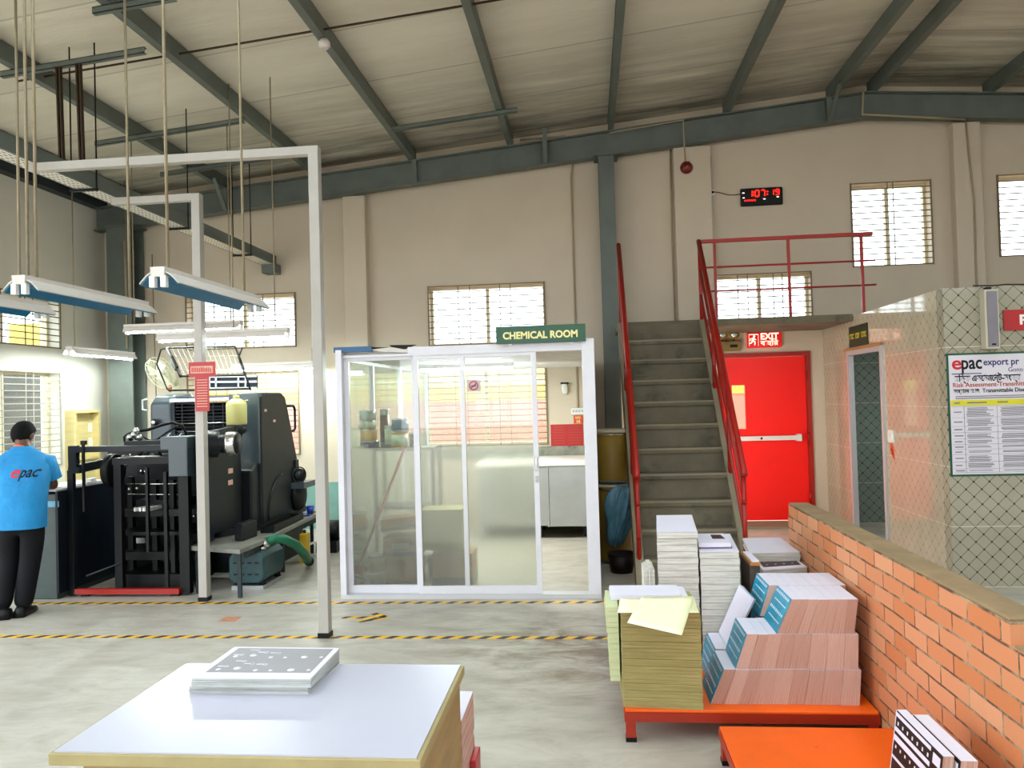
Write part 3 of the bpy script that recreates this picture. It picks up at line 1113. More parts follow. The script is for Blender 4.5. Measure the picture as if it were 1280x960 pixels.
def lamp(name, label, p, axis, L, film, lit, rods, group=None, rodtop=None, parts=True):
    """twin tube trough lamp; p = near/left end on its centre line, axis 'x'/'y'"""
    p = Vector(p)
    ax = Vector((1, 0, 0)) if axis == 'x' else Vector((0, 1, 0))
    sd = Vector((0, 1, 0)) if axis == 'x' else Vector((1, 0, 0))
    Z = Vector((0, 0, 1))
    t = thing(name, label, 'ceiling lamp', p, group)
    e = p + ax * L

    def q(u, s_, z):
        return p + ax * u + sd * s_ + Z * z
    b = MB()
    b.prism([q(0, -.035, .0), q(0, .035, .0), q(0, .04, .05), q(0, -.04, .05)], ax * L)
    b.build('housing', 'lamp_body', t)
    wl_ = MB()
    W = .105 if film else .075
    for s in (-1, 1):
        wl_.prism([q(.01, s * .035, .03), q(.01, s * (.035 + (W - .035) * .45), .012), q(.01, s * W, -.03), q(.01, s * W, -.036), q(.01, s * (.034 + (W - .035) * .45), .005), q(.01, s * .035, .022)], ax * (L - .02))
    wl_.build('reflector_wing', 'lamp_body', t)
    if film:
        fm = MB()
        for s in (-1, 1):
            fm.prism([q(.02, s * .036, .02), q(.02, s * (.034 + (W - .035) * .45), .003), q(.02, s * (W - .002), -.038), q(.02, s * (W - .004), -.042), q(.02, s * (.032 + (W - .035) * .45), -.001), q(.02, s * .036, .015)], ax * (L - .04))
        fm.box(*(lambda a, b_: (a.x, b_.x, a.y, b_.y, a.z, b_.z))(q(.02, -.034, -.004), q(L - .02, .034, -.001)))
        fm.build('blue_film', 'lamp_film', t)
    for s in ((-.03, .03) if film else (0,)):
        for u in (.012, L - .012):
            c = q(u, s, -.022)
            MB().box(c.x - .014, c.x + .014, c.y - .014, c.y + .014, c.z - .032, c.z + .026).build('lamp_holder', 'white', t)
        if lit:
            MB().cyl(q(.025, s, -.032), q(L - .025, s, -.032), .0145, 10).build('tube', 'tube_on', t)
    for (u, s) in rods:
        a = q(u, s, .05)
        top = rodtop or (roofz(a.x) - .01)
        MB().cyl(a, (a.x, a.y, top), .0085 if film else .006, 8).build('hanger_rod', 'rod', t)
    return t


G = 'unlit lamps with blue film'
lamp('hanging_lamp', 'unlit hanging lamp with blue film under its white wings, in front of the tall post', (-2.17, 3.72, 2.28), 'y', 1.16, True, False, ((.12, -.01), (1.0, 0)), G)
lamp('hanging_lamp', 'unlit hanging lamp with blue film, before the upper left wall window', (-3.05, 3.87, 2.30), 'y', 1.18, True, False, ((.1, -.02), (.1, .03), (1.02, 0)), G)
lamp('hanging_lamp', 'unlit hanging lamp cut off by the left picture edge', (-3.64, 3.68, 2.29), 'y', 1.16, True, False, ((.95, 0), (.2, 0)), G)
G = 'lit fluorescent lamps over the press'
lamp('fluorescent_lamp', 'lit fluorescent lamp above the press, upper of the two before the window', (-4.92, 7.8, 2.47), 'x', 1.3, False, True, ((.1, 0), (1.18, 0)), G)
lamp('fluorescent_lamp', 'lit fluorescent lamp above the press, lower and further right before the window', (-4.08, 7.0, 2.29), 'x', 1.29, False, True, ((.75, 0), (1.16, 0)), G)
lamp('fluorescent_lamp', 'lit fluorescent lamp by the left wall above the wooden cupboard', (-5.72, 8.0, 2.28), 'y', 1.2, False, True, ((.1, 0), (1.1, 0)), G)
lamp('fluorescent_lamp', 'lit fluorescent lamp low on the gable wall behind the press guard', (-4.46, 9.3, 2.1), 'x', 1.16, False, True, ((.1, 0), (1.05, 0)), G, rodtop=2.32)

# light channels bridging the purlins
for a, b, lab in (((0, 97), (180, 59), 'steel channel across the purlins at the upper left corner'),
                  ((118, 180), (305, 150), 'steel channel across the purlins above the first long lamp rods'),
                  ((200, 221), (366, 190), 'steel channel across the purlins nearest the gable at left'),
                  ((490, 162), (646, 137), 'steel channel across two purlins above the glass room'),
                  ((115, 13), (218, -4), 'steel channel across a purlin at the top left edge')):
    xm, ym = (a[0] + b[0]) / 2, (a[1] + b[1]) / 2
    q = P(xm, ym, Z=4.5)
    for _ in range(6):
        q = P(xm, ym, Z=roofz(q.x) - .19)
    A = P(a[0], a[1], Y=q.y)
    B = P(b[0], b[1], Y=q.y)
    y = q.y
    za = lambda x: roofz(x) - .16
    mb = MB()
    for (o0, o1, ya, yb_) in ((0, -.05, 0, .006), (0, -.006, 0, .04), (-.044, -.05, 0, .04)):
        mb.prism([(A.x, y + ya, za(A.x) + o0), (B.x, y + ya, za(B.x) + o0), (B.x, y + ya, za(B.x) + o1), (A.x, y + ya, za(A.x) + o1)], (0, yb_ - ya, 0))
    tag(mb.build('roof_channel', 'steel'), lab, 'steel channel', 'channels bridging the purlins')
# twin straps hanging from the first channel down to the tray arm
qa = P(73, 84, Z=4.4)
for (x, y, x2, y2) in ((71, 84, 81, 198), (96, 80, 105, 196)):
    Yc = P(90, 78, Z=roofz(-4.3) - .2).y
    a = P(x, y, Y=Yc)
    b = P(x2, y2, Y=min(Yc, 5.3))
    mb = MB()
    mb.bar(a, (a.x + .02, a.y, 3.556), .012, .03)
    mb.bar(a + Vector((.03, 0, 0)), (a.x + .045, a.y, 3.556), .012, .03)
    tag(mb.build('tray_strap', 'wire'), 'dark twin strap hanging from a roof channel, %s of the two' % ('left' if x < 80 else 'right'), 'strap', 'dark straps on the roof channel')
# sag rod through the purlins
a = P(33, 108, Z=roofz(-5.4) - .1)
pts = []
for (x, y) in ((33, 108), (240, 65), (420, 31), (610, 0), (760, -28)):
    q = P(x, y, Z=4.5)
    for _ in range(5):
        q = P(x, y, Z=roofz(q.x) - .1)
    pts.append(q)
ym = sum(p.y for p in pts) / len(pts)
pts = [Vector((p.x, ym + (p.y - ym) * .0, roofz(p.x) - .1)) for p in pts]
tag(MB().tube(pts, .009, 6).build('sag_rod', 'wire'), 'dark steel tie rod running through the roof purlins', 'tie rod')
# roof lamp stub at the second purlin
q = P(402, 50, Z=roofz(-2.1) - .17)
q = Vector((-2.10, q.y, roofz(-2.1) - .165))
tag(MB().lathe(q + Vector((0, 0, -.08)), [(.03, 0), (.05, .02), (.05, .05), (.03, .08)], 14).build('junction_box', 'lamp_body'), 'small pale round junction box under a roof purlin', 'junction box')

# ---------------- conduits, bell, clock on the gable wall


def conduit(label, pts, r=.011, Y=D - .015, name='conduit', m_='conduit', clamps=()):
    w = [P(x, y, Y=(p[0] if p else Y)) for (x, y, *p) in pts]
    return tag(MB().tube(w, r, 8).build(name, m_), label, 'conduit' if name == 'conduit' else 'cable')


conduit('beige conduit down the gable wall behind the chemical room sign', [(650, 175), (706, 170), (711, 178), (716, 202, D - .02), (714, 222), (717, 330), (720, 428), (722, 500), (722, 516)], .012)
conduit('beige conduit down the pilaster to the fire bell', [(762, 166), (854, 150), (855, 176, 9.4), (857, 206, D - .135)], .009, 9.4)
conduit('beige conduit hung below the rafter at right', [(1079, 112, 9.42), (1078, 143, 9.42), (1140, 146, 9.42), (1206, 149, 9.5)], .014, 9.42)
conduit('thin beige conduit down the right pilaster', [(1207, 150, D - .13), (1211, 190, D - .13), (1218, 250, D - .13), (1220, 330, D - .13), (1223, 400, D - .13)], .012)
conduit('thin grey conduit in the corner beside the pilaster above the stairs', [(838, 182), (840, 290), (844, 404)], .011)
conduit('thin dark cable down the pilaster edge beside the clock', [(888, 195), (889, 240), (890, 330)], .006, name='cable', m_='wire')
conduit('two thin cables down the gable wall near the corner column', [(190, 318), (193, 420), (196, 520)], .006, D - .005, name='cable', m_='rod')
conduit('thin conduit down the corner column', [(155, 300, 9.36), (158, 380, 9.36), (159, 435, 9.36)], .012, 9.36)

t = thing('fire_bell', 'dark red round fire bell on the pilaster above the stairs', 'bell', (1.288, D - .12, 4.39))
MB().lathe((1.288, D - .118, 4.39), [(.075, 0), (.078, .02), (.066, .05), (.03, .07), (0, .074)], 24, axis=(0, -1, 0)).build('gong', 'bell', t)
MB().box(1.25, 1.33, D - .125, D - .12, 4.33, 4.47).build('back_plate', 'bell', t)
MB().lathe((1.288, D - .19, 4.39), [(.014, 0), (.012, .01), (0, .013)], 10, axis=(0, -1, 0)).build('gong_nut', 'brass', t)

# digital clock
t = thing('digital_clock', 'black digital wall clock with red digits on the gable wall', 'clock', (2.195, D, 3.9))
CX0, CX1, CZ0, CZ1, CY = 1.945, 2.447, 3.902, 4.118, D - .05
MB().box(CX0, CX1, CY, D, CZ0, CZ1).build('case', 'black', t, bevel=.012)
SEG = {'0': 'abcdef', '1': 'bc', '7': 'abc', '9': 'abcdfg'}


def seg7(mb, ch, x, z, w, h, y, th=.012):
    s = w * .1  # italic slope
    def pt(u, v):
        return (x + u * w + v * s, y, z + v * h)
    L = {'a': ((0, 1), (1, 1)), 'b': ((1, .5), (1, 1)), 'c': ((1, 0), (1, .5)), 'd': ((0, 0), (1, 0)), 'e': ((0, 0), (0, .5)), 'f': ((0, .5), (0, 1)), 'g': ((0, .5), (1, .5))}
    for k in SEG[ch]:
        a, b = L[k]
        A, B = Vector(pt(*a)), Vector(pt(*b))
        dd = (B - A).normalized() * .004
        mb.bar(A + dd, B - dd, .004, th, upv=(0, 0, 1) if abs(dd.z) < .003 else (1, 0, 0))


dg_ = MB()
yy = CY - .002
seg7(dg_, '1', 2.035, 4.01, .045, .075, yy)
seg7(dg_, '0', 2.115, 4.01, .045, .075, yy)
seg7(dg_, '7', 2.185, 4.01, .045, .075, yy)
seg7(dg_, '1', 2.30, 4.02, .035, .065, yy, .010)
seg7(dg_, '9', 2.36, 4.02, .04, .065, yy, .010)
for (x, z) in ((2.098, 4.03), (2.10, 4.065), (2.262, 4.03), (2.264, 4.065)):
    dg_.box(x - .006, x + .006, yy - .002, yy + .002, z - .006, z + .006)
dg_.build('digits', 'red_led', t)
lm = MB()
for i in range(6):
    lm.box(1.985 + i * .024, 2.0 + i * .024, yy - .002, yy + .002, 3.958, 3.972)
lm.build('indicator_row', 'red_led', t)
lm = MB()
for (x, z) in ((2.225, 3.975), (2.385, 3.992), (1.977, 4.0), (1.975, 4.06)):
    lm.box(x - .012, x + .012, yy - .002, yy + .002, z - .004, z + .004)
lm.build('indicator_light', 'white_led', t)
t = thing('wall_socket', 'small white wall socket beside the digital clock', 'socket', (1.615, D, 4.07))
MB().box(1.59, 1.64, D - .02, D, 4.06, 4.13).build('plate', 'white', t, bevel=.004)
MB().box(1.6, 1.625, D - .045, D - .02, 4.085, 4.11).build('plug', 'black', t, bevel=.004)
tag(MB().tube([(1.615, D - .04, 4.1), (1.70, D - .02, 4.09), (1.80, D - .015, 4.055), (1.88, D - .015, 4.05), (1.95, D - .02, 4.06)], .005, 6).build('cable', 'wire'), 'short dark cable from the wall socket to the digital clock', 'cable')

# ---------------- emergency light and exit sign over the red door
t = thing('emergency_light', 'twin headed yellowish emergency light beside the exit sign', 'emergency light', (1.74, D, 2.12))
MB().box(1.60, 1.885, D - .07, D, 2.12, 2.245).build('case', mat('aged_beige_case', '#7d6a35', .5, 0, var=.15), t, bevel=.01)
MB().box(1.75, 1.84, D - .074, D - .07, 2.165, 2.2).build('indicator_window', 'black', t)
for x in (1.66, 1.80):
    c = Vector((x, D - .07, 2.325))
    b = MB().lathe(c, [(.04, 0), (.066, .02), (.066, .05), (.058, .052), (.05, .03), (0, .02)], 24, axis=(0, -1, 0)).build('lamp_head', 'brass', t)
    MB().lathe(c + Vector((0, -.045, 0)), [(.055, 0), (.03, .008), (0, .01)], 20, axis=(0, -1, 0)).build('lens', 'chrome', b)
    MB().box(x - .012, x + .012, D - .06, D - .02, 2.24, 2.33).build('bracket', 'black', b)
t = thing('exit_sign', 'glowing red EXIT sign with a running figure over the red door', 'exit sign', (2.17, D, 2.15))
EX0, EX1, EZ0, EZ1, EY = 1.965, 2.372, 2.152, 2.338, D - .045
MB().box(EX0, EX1, EY, D, EZ0, EZ1).build('light_box', 'exit_red', t, bevel=.006)
text_mesh('EXIT', .108, R_FRONT, (2.12, EY - .001, 2.252), 'exit_white', 'exit_lettering', t, offset=.003, fit=.215)
text_mesh('\u09ac\u09be\u09b9\u09bf\u09b0', .085, R_FRONT, (2.12, EY - .001, 2.178), 'exit_white', 'bengali_lettering', t, offset=.001, fit=.215)
mb = MB()
for (a, b) in (((0, 0), (0, .14)), ((0, .14), (.11, .14)), ((.11, .14), (.11, 0))):
    mb.bar((1.985 + a[0], EY - .001, 2.175 + a[1]), (1.985 + b[0], EY - .001, 2.175 + b[1]), .003, .01)
fx, fz = 2.035, 2.24
mb.lathe((fx + .012, EY, fz + .052), [(.013, 0), (.013, .003), (0, .003)], 12, axis=(0, -1, 0))
for (a, b, w) in (((.008, .036), (-.01, -.005), .022), ((.004, .03), (.034, .008), .011), ((.0, .03), (-.034, .022), .011), ((-.034, .022), (-.04, -.004), .01),
                  ((-.008, 0), (.022, -.018), .015), ((.022, -.018), (.014, -.055), .013), ((-.012, 0), (-.022, -.028), .015), ((-.022, -.028), (-.052, -.036), .013)):
    mb.bar((fx + a[0], EY - .001, fz + a[1]), (fx + b[0], EY - .001, fz + b[1]), .003, w)
mb.build('running_figure', 'exit_white', t)

# ---------------- things on the tiled room
t = thing('room_sign', 'small dark sign with yellow lettering above the tiled room doorway', 'sign', (TX, 8.42, 2.06))
a, b = P(1062, 412, X=TX), P(1088, 409, X=TX)
MB().box(TX - .012, TX, 8.17, 8.72, 2.065, 2.285).build('board', 'sign_dkgreen', t)
lt = MB()
random.seed(11)
y = 8.69
for k in range(11):
    w = .026 + random.random() * .014
    if k not in (3, 7):
        zt = 2.205
        lt.box(TX - .014, TX - .011, y - .009, y, 2.15, zt)
        lt.box(TX - .014, TX - .011, y - w, y, zt - .014, zt)
        if k % 2:
            lt.box(TX - .014, TX - .011, y - w, y - w + .009, 2.15, zt)
        if k % 3:
            lt.box(TX - .014, TX - .011, y - w, y, 2.15, 2.163)
    y -= w + .012
lt.build('lettering', 'yel_ink', t)
t = thing('light_switch', 'white switch plate on the tiled side wall by the doorway', 'switch', (TX, 7.68, 1.09))
MB().box(TX - .014, TX, 7.6, 7.72, 1.09, 1.21).build('plate', 'white', t, bevel=.004)
mb = MB()
for y in (7.63, 7.66, 7.69):
    mb.box(TX - .019, TX - .013, y - .01, y + .01, 1.13, 1.17)
mb.build('rocker', 'white', t)
t = thing('number_tag', 'small orange number tag below the switch on the tiled wall', 'tag', (TX, 7.62, .96))
MB().slab([(TX - .0003, 7.70, 1.09), (TX - .0003, 7.615, 1.05), (TX - .0003, 7.60, .93), (TX - .0003, 7.685, .98)], .003).build('tag_sheet', 'tag_orange', t)
mb = MB()
for (ya, yb2, z) in ((7.675, 7.635, 1.03), (7.67, 7.63, 1.0)):
    mb.bar((TX - .006, ya, z), (TX - .006, yb2, z - .02), .002, .008)
mb.build('digits', 'ink', t)

# wall speaker on the front
t = thing('column_speaker', 'tall beige column speaker on the tiled front wall', 'speaker', (3.2, TY, 1.89))
MB().box(3.145, 3.252, TY - .09, TY, 1.895, 2.368).build('case', 'speaker_case', t, bevel=.008)
MB().box(3.16, 3.237, TY - .095, TY - .088, 1.912, 2.352).build('grille_cloth', 'speaker_grille', t)
MB().box(3.185, 3.215, TY - .097, TY - .094, 1.925, 1.937).build('badge', 'black', t)
MB().box(3.185, 3.22, TY - .05, TY, 2.368, 2.39).build('bracket', 'black', t)
tag(MB().tube([(3.255, TY - .01, 2.13), (3.275, TY - .02, 2.1), (3.285, TY - .02, 2.05), (3.27, TY - .015, 2.06)], .012, 6).build('cable_loop', 'wire'), 'bunched black cable beside the column speaker', 'cable')
tag(MB().tube([(3.1, TY - .01, 2.41), (3.25, TY - .01, 2.405), (3.35, TY - .01, 2.41), (3.6, TY - .01, 2.4)], .006, 6).build('cable', 'wire'), 'thin cable along the top of the tiled front wall', 'cable')
t = thing('red_notice', 'red sign with white letter at the right edge on the tiled front wall', 'sign', (3.52, TY, 2.04))
MB().box(3.322, 3.75, TY - .012, TY, 2.042, 2.205).build('board', 'sign_red', t)
mb = MB()
mb.box(3.442, 3.462, TY - .014, TY - .011, 2.085, 2.165)
mb.box(3.442, 3.50, TY - .014, TY - .011, 2.147, 2.165)
mb.box(3.442, 3.49, TY - .014, TY - .011, 2.115, 2.131)
mb.build('lettering', 'white', t)

# poster
t = thing('wall_poster', 'large white poster with green border and printed table on the tiled front wall', 'poster', (3.3, TY, .88))
PX0, PX1, PZ0, PZ1 = 2.876, 3.82, .885, 1.872
py = TY - .006
MB().box(PX0, PX1, py, TY, PZ0, PZ1).build('green_border', 'sign_green', t)
MB().box(PX0 + .016, PX1 - .016, py - .002, py, PZ0 + .016, PZ1 - .016).build('sheet', 'poster', t)
ty_ = py - .0025
text_mesh('e', .15, R_FRONT, (2.912, ty_, 1.745), 'ink_red', 'logo_letter', t, offset=.003, fit=.075)
text_mesh('pac', .15, R_FRONT, (2.985, ty_, 1.745), 'ink', 'logo_lettering', t, offset=.003, fit=.155)
MB().box(2.912, 3.14, ty_ - .001, ty_, 1.703, 1.709).build('logo_underline', 'ink_blue', t)
text_mesh('export pr', .075, R_FRONT, (3.155, ty_, 1.77), 'ink_blue', 'company_lettering', t, offset=.0014, fit=.27)
text_mesh('Gono', .05, R_FRONT, (3.34, ty_, 1.713), 'ink_blue', 'address_lettering', t, fit=.11)
text_mesh('\u09b0\u09bf\u09b8\u09cd\u0995 \u098f\u09b8\u09c7\u09b8\u09ae\u09c7\u09a8\u09cd\u099f-\u09b8\u0982\u0995\u09cd\u09b0', .07, R_FRONT, (2.935, ty_, 1.645), 'ink', 'bengali_lettering', t, offset=.002, fit=.50)
text_mesh('Risk Assessment-Transmitt', .05, R_FRONT, (2.915, ty_, 1.60), 'ink_brown', 'title_lettering', t, offset=.0008, fit=.545)
text_mesh('\u09b8\u0982\u0995\u09cd\u09b0\u09be\u09ae\u0995 \u09b0\u09cb\u0997:', .045, R_FRONT, (2.92, ty_, 1.553), 'ink', 'bengali_lettering', t, offset=.001, fit=.2)
text_mesh('Transmittable Dise', .045, R_FRONT, (3.14, ty_, 1.553), 'ink', 'title_lettering', t, offset=.0008, fit=.32)
mb = MB()
for z in (1.52, 1.505):
    mb.box(2.935, 3.75, ty_ - .001, ty_, z, z + .007)
MB().box(2.895, 3.80, ty_ - .0005, ty_, 1.45, 1.495).build('yellow_heading', 'poster_y', t)
random.seed(5)
for (xa, xb) in ((2.92, 2.965), (3.02, 3.17), (3.25, 3.33), (3.5, 3.7)):
    mb.box(xa, xb, ty_ - .0012, ty_, 1.468, 1.478)
rowz = [1.445, 1.355, 1.285, 1.235, 1.185, 1.14, 1.1, 1.06, 1.0, .945, .915]
for i in range(len(rowz) - 1):
    za, zb = rowz[i], rowz[i + 1]
    mb.box(2.915, 2.965 + random.random() * .02, ty_ - .001, ty_, (za + zb) / 2 - .004, (za + zb) / 2 + .004)
    for (xa, xb) in ((3.01, 3.22), (3.27, 3.5), (3.56, 3.78)):
        z = za - .012
        k = int((za - zb - .012) / .0095)
        for j in range(max(1, k)):
            mb.box(xa + random.random() * .012, xb - random.random() * .06, ty_ - .0008, ty_, z - .0045, z)
            z -= .0095
mb.build('table_text', 'ink_grey', t)
mb = MB()
for z in rowz:
    mb.box(2.9, 3.8, ty_ - .0006, ty_, z - .0008, z + .0008)
for x in (2.995, 3.245, 3.53):
    mb.box(x - .001, x + .001, ty_ - .0006, ty_, .915, 1.445)
mb.build('table_rules', 'ink_grey', t)

# ================================================================== GLASS ROOM (chemical room)
GY = 6.2
GX0, GX1 = -2.07, .06
t = thing('glass_partition', 'white aluminium and glass front of the chemical room', 'glass partition', (-1, GY, 0))
ft = MB()
ft.box(GX0, GX0 + .05, GY - .02, GY + .09, 0, 2.05)
ft.box(-.04, GX1, GY - .02, GY + .10, 0, 2.075)
ft.build('end_post', 'alu_white', t, bevel=.003)
MB().box(-1.46, GX1, GY - .01, GY + .09, 1.985, 2.055).box(GX0, -1.46, GY + .02, GY + .06, 1.985, 2.005).build('head_rail', 'alu_white', t)
MB().box(GX0, GX1, GY - .02, GY + .09, 0, .035).build('floor_track', 'alu', t)


def leaf(name, x0, x1, y, parent, frost=True):
    w = .042
    f = MB()
    f.box(x0, x0 + w, y, y + .03, .035, 1.99)
    f.box(x1 - w, x1, y, y + .03, .035, 1.99)
    f.box(x0, x1, y, y + .03, .035, .1)
    f.box(x0, x1, y, y + .03, 1.955, 1.99)
    o = f.build(name, 'alu_white', parent, bevel=.003)
    MB().box(x0 + w, x1 - w, y + .012, y + .018, 1.228, 1.955).build('clear_pane', 'glass', o)
    MB().box(x0 + w, x1 - w, y + .012, y + .018, .1, 1.228).build('frosted_pane', 'frost', o)
    return o


leaf('fixed_panel', GX0 + .05, -1.40, GY + .04, t)
pn = leaf('sliding_panel', -1.425, -.41, GY, t)
MB().box(-1.035, -1.0, GY, GY + .03, .1, 1.955).build('panel_stile', 'alu', pn)
MB().box(-.438, -.424, GY - .012, GY, 1.02, 1.13).build('pull_handle', 'chrome', pn)
MB().box(-.44, -.42, GY - .006, GY, .93, .98).build('lock_plate', 'chrome', pn)
# side of the glass room
sd_ = MB()
for y in (GY + .09, 7.15, 8.25, 9.62):
    sd_.box(GX0, GX0 + .04, y, y + .05, 0, 2.0)
sd_.box(GX0, GX0 + .04, GY, D - .02, 1.96, 2.0)
sd_.box(GX0, GX0 + .04, GY, D - .02, 0, .05)
sp_ = sd_.build('side_frame', 'alu_white', t)
MB().box(GX0 + .018, GX0 + .024, GY + .09, 9.6, 1.22, 1.96).build('clear_pane', 'glass', sp_)
MB().box(GX0 + .018, GX0 + .024, GY + .09, 9.6, .05, 1.22).build('frosted_pane', 'frost', sp_)
MB().box(GX1 - .03, GX1 - .005, GY + .1, D - .02, 0, 2.0).build('side_board', 'speaker_case', t)
cl = MB()
cl.box(GX0, GX1, GY + .1, D - .02, 2.01, 2.03)
k = 0
y = GY + .15
while y < D - .1:
    cl.prism([(GX0 + .05, y, 2.012), (GX0 + .05, y + .03, 1.985), (GX0 + .05, y + .09, 1.985), (GX0 + .05, y + .12, 2.012)], (GX1 - GX0 - .1, 0, 0))
    y += .24
cl.build('roof_panel', 'lamp_body', t)
lr = thing('ceiling_lamp', 'lit strip lamp under the corrugated ceiling inside the chemical room', 'ceiling lamp', (-1.6, 7.9, 1.95))
MB().box(-1.75, -.75, 7.87, 7.93, 1.945, 1.983).build('housing', 'lamp_body', lr)
MB().cyl((-1.73, 7.9, 1.93), (-.77, 7.9, 1.93), .0145, 10).build('tube', 'tube_on', lr)
ld = bpy.data.lights.new('chemical_room_fill', 'AREA')  # extra area light below the tube, added to brighten the room
ld.shape = 'RECTANGLE'
ld.size, ld.size_y, ld.energy, ld.color = 1.0, .08, 40, (1, .98, .93)
lo_ = bpy.data.objects.new('chemical_room_fill', ld)
lo_.location = (-1.25, 7.9, 1.91)
COL.objects.link(lo_)
# torn edge at the top left corner
e1, e2 = P(424, 439, Y=GY), P(424, 433, Y=GY)
MB().box(GX0 - .02, -1.77, GY + .0, GY + .06, 2.03, 2.075).build('blue_edge_strip', 'blue_trim', t)
tr = MB()
tr.slab([P(462, 434, Y=6.25), P(486, 434.5, Y=6.25), P(466, 437.5, Y=6.25)], .01)
tr.slab([P(487, 431.5, Y=6.25), P(521, 431, Y=6.25), P(496, 440.5, Y=6.25)], .01)
tr.build('torn_sheeting', 'tin_black', t)
mb = MB()
mb.prism([P(462, 437, Y=6.22), P(490, 434, Y=6.24), P(513, 438, Y=6.22), P(513, 441, Y=6.22), P(480, 440, Y=6.22)], (0, .05, 0))
mb.build('torn_panel_edge', 'lamp_body', t)

t = thing('room_name_sign', 'green sign reading CHEMICAL ROOM above the glass front', 'sign', (-.36, GY - .03, 2.06))
s0, s1 = P(620, 420, Y=6.15), P(732, 419, Y=6.15)
MB().box(s0.x, s1.x, 6.145, 6.16, 2.05, 2.19).build('board', 'sign_green', t, bevel=.002)
text_mesh('CHEMICAL ROOM', .078, R_FRONT, (s0.x + .055, 6.1435, 2.088), 'gold', 'lettering', t, offset=.0028, fit=.60)
MB().box(s0.x + .1, s0.x + .13, 6.16, 6.19, 2.04, 2.16).box(s1.x - .13, s1.x - .1, 6.16, 6.19, 2.04, 2.16).build('bracket', 'alu', t)

t = thing('no_smoking_sign', 'small no smoking sign stuck on the glass sliding panel', 'sign', (-.925, GY - .001, 1.68))
c = P(592, 482, Y=GY)
MB().box(c.x - .056, c.x + .056, GY + .006, GY + .0105, c.z - .048, c.z + .048).build('plate', 'greybox', t)
mb = MB().ring((c.x, GY + .005, c.z), .034, .0045, (0, 1, 0), 24, 6)
mb.bar((c.x - .024, GY + .004, c.z - .024), (c.x + .024, GY + .004, c.z + .024), .003, .007)
mb.build('red_ring', 'ink_red', t)
mb = MB()
mb.bar((c.x - .022, GY + .0055, c.z - .004), (c.x + .02, GY + .0055, c.z - .002), .002, .008)
mb.tube([(c.x + .02, GY + .005, c.z), (c.x + .016, GY + .005, c.z + .012), (c.x + .022, GY + .005, c.z + .02)], .002, 5)
mb.build('cigarette', 'ink', t)

# inside: rack with paint tins
t = thing('steel_rack', 'dark steel rack behind the glass carrying paint tins', 'rack', (-1.7, 7.1, 0))
rk0, rk1 = -1.99, -1.42
for z in (1.16, .62, .12):
    MB().box(rk0, rk1, 6.95, 7.3, z, z + .025).build('shelf', 'press_dk', t)
for x in (rk0, rk1 - .03):
    for y in (6.95, 7.27):
        MB().box(x, x + .03, y, y + .03, 0, 1.185).build('upright', 'press_dk', t)


def can(label, x, y, z, r, h, m_='can_steel', band=None, group='paint tins on the rack'):
    t = thing('paint_tin', label, 'tin', (x, y, z), group)
    MB().lathe((x, y, z), [(r * .96, 0), (r, .006), (r, h - .008), (r * .97, h - .004), (r * .9, h - .004), (r * .88, h - .008), (0, h - .008)], 20).build('body', m_, t)
    if band:
        MB().lathe((x, y, z + h * .14), [(r * 1.012, 0), (r * 1.012, h * .7)], 20).build('label', band, t)
    MB().ring((x, y, z + h - .004), r * .97, .004, n=20, k=6).build('rim', 'chrome', t)


zc = 1.185
ry = 7.1
def cx(px): return P(px, 545, Y=ry).x
can('dark blue tin at the bottom of the tallest stack on the rack', cx(462), ry, zc, .09, .065, 'can_dark')
can('gold banded paint tin second from below in the tallest stack', cx(461), ry, zc + .067, .08, .105, 'can_gold')
can('pale labelled paint tin third in the tallest stack on the rack', cx(459), ry, zc + .174, .083, .085, 'can_steel', 'can_label')
can('plain tin on top of the tallest stack on the rack', cx(460), ry, zc + .261, .078, .09, 'can_steel')
can('brownish tall paint tin standing right of the tallest stack', cx(477), ry + .12, zc, .045, .36, 'can_steel', mat('brown_tin_label', '#6a4a3c', .4, .1, var=.3, scale=20))
can('dull tin at the left of the short stack on the rack', cx(488), ry + .01, zc, .055, .2, 'can_steel', 'can_label')
can('greenish gold paint tin at the bottom of the short stack', cx(502), ry - .08, zc, .076, .145, 'can_gold', 'can_label')
can('blue grey paint tin on top of the short stack on the rack', cx(503), ry - .08, zc + .147, .078, .12, 'can_steel', mat('blue_tin_label', '#4b5d6e', .4, .1, var=.4, scale=20))
can('small brown tin at the right end of the rack', cx(515), ry + .08, zc, .045, .13, 'can_steel', mat('rust_tin_label', '#7a4a30', .5, .1, var=.3, scale=20))
G = 'tins on the floor behind the glass'
c = P(445, 700, Y=6.5)
for i in range(4):
    can('pale tin in the floor stack beside the mop, %s' % ('lowest', 'second from below', 'third from below', 'topmost')[i], c.x, 6.58, .002 + .165 * i, .085, .16, 'can_steel', 'can_label' if i < 3 else 'can_gold', G)
c = P(470, 720, Y=6.5)
for i in range(2):
    can('pale tin in the low stack between the mop and the cartons, %s' % ('lower', 'upper')[i], c.x, 6.53, .002 + .15 * i, .07, .145, 'can_steel', 'can_label', G)


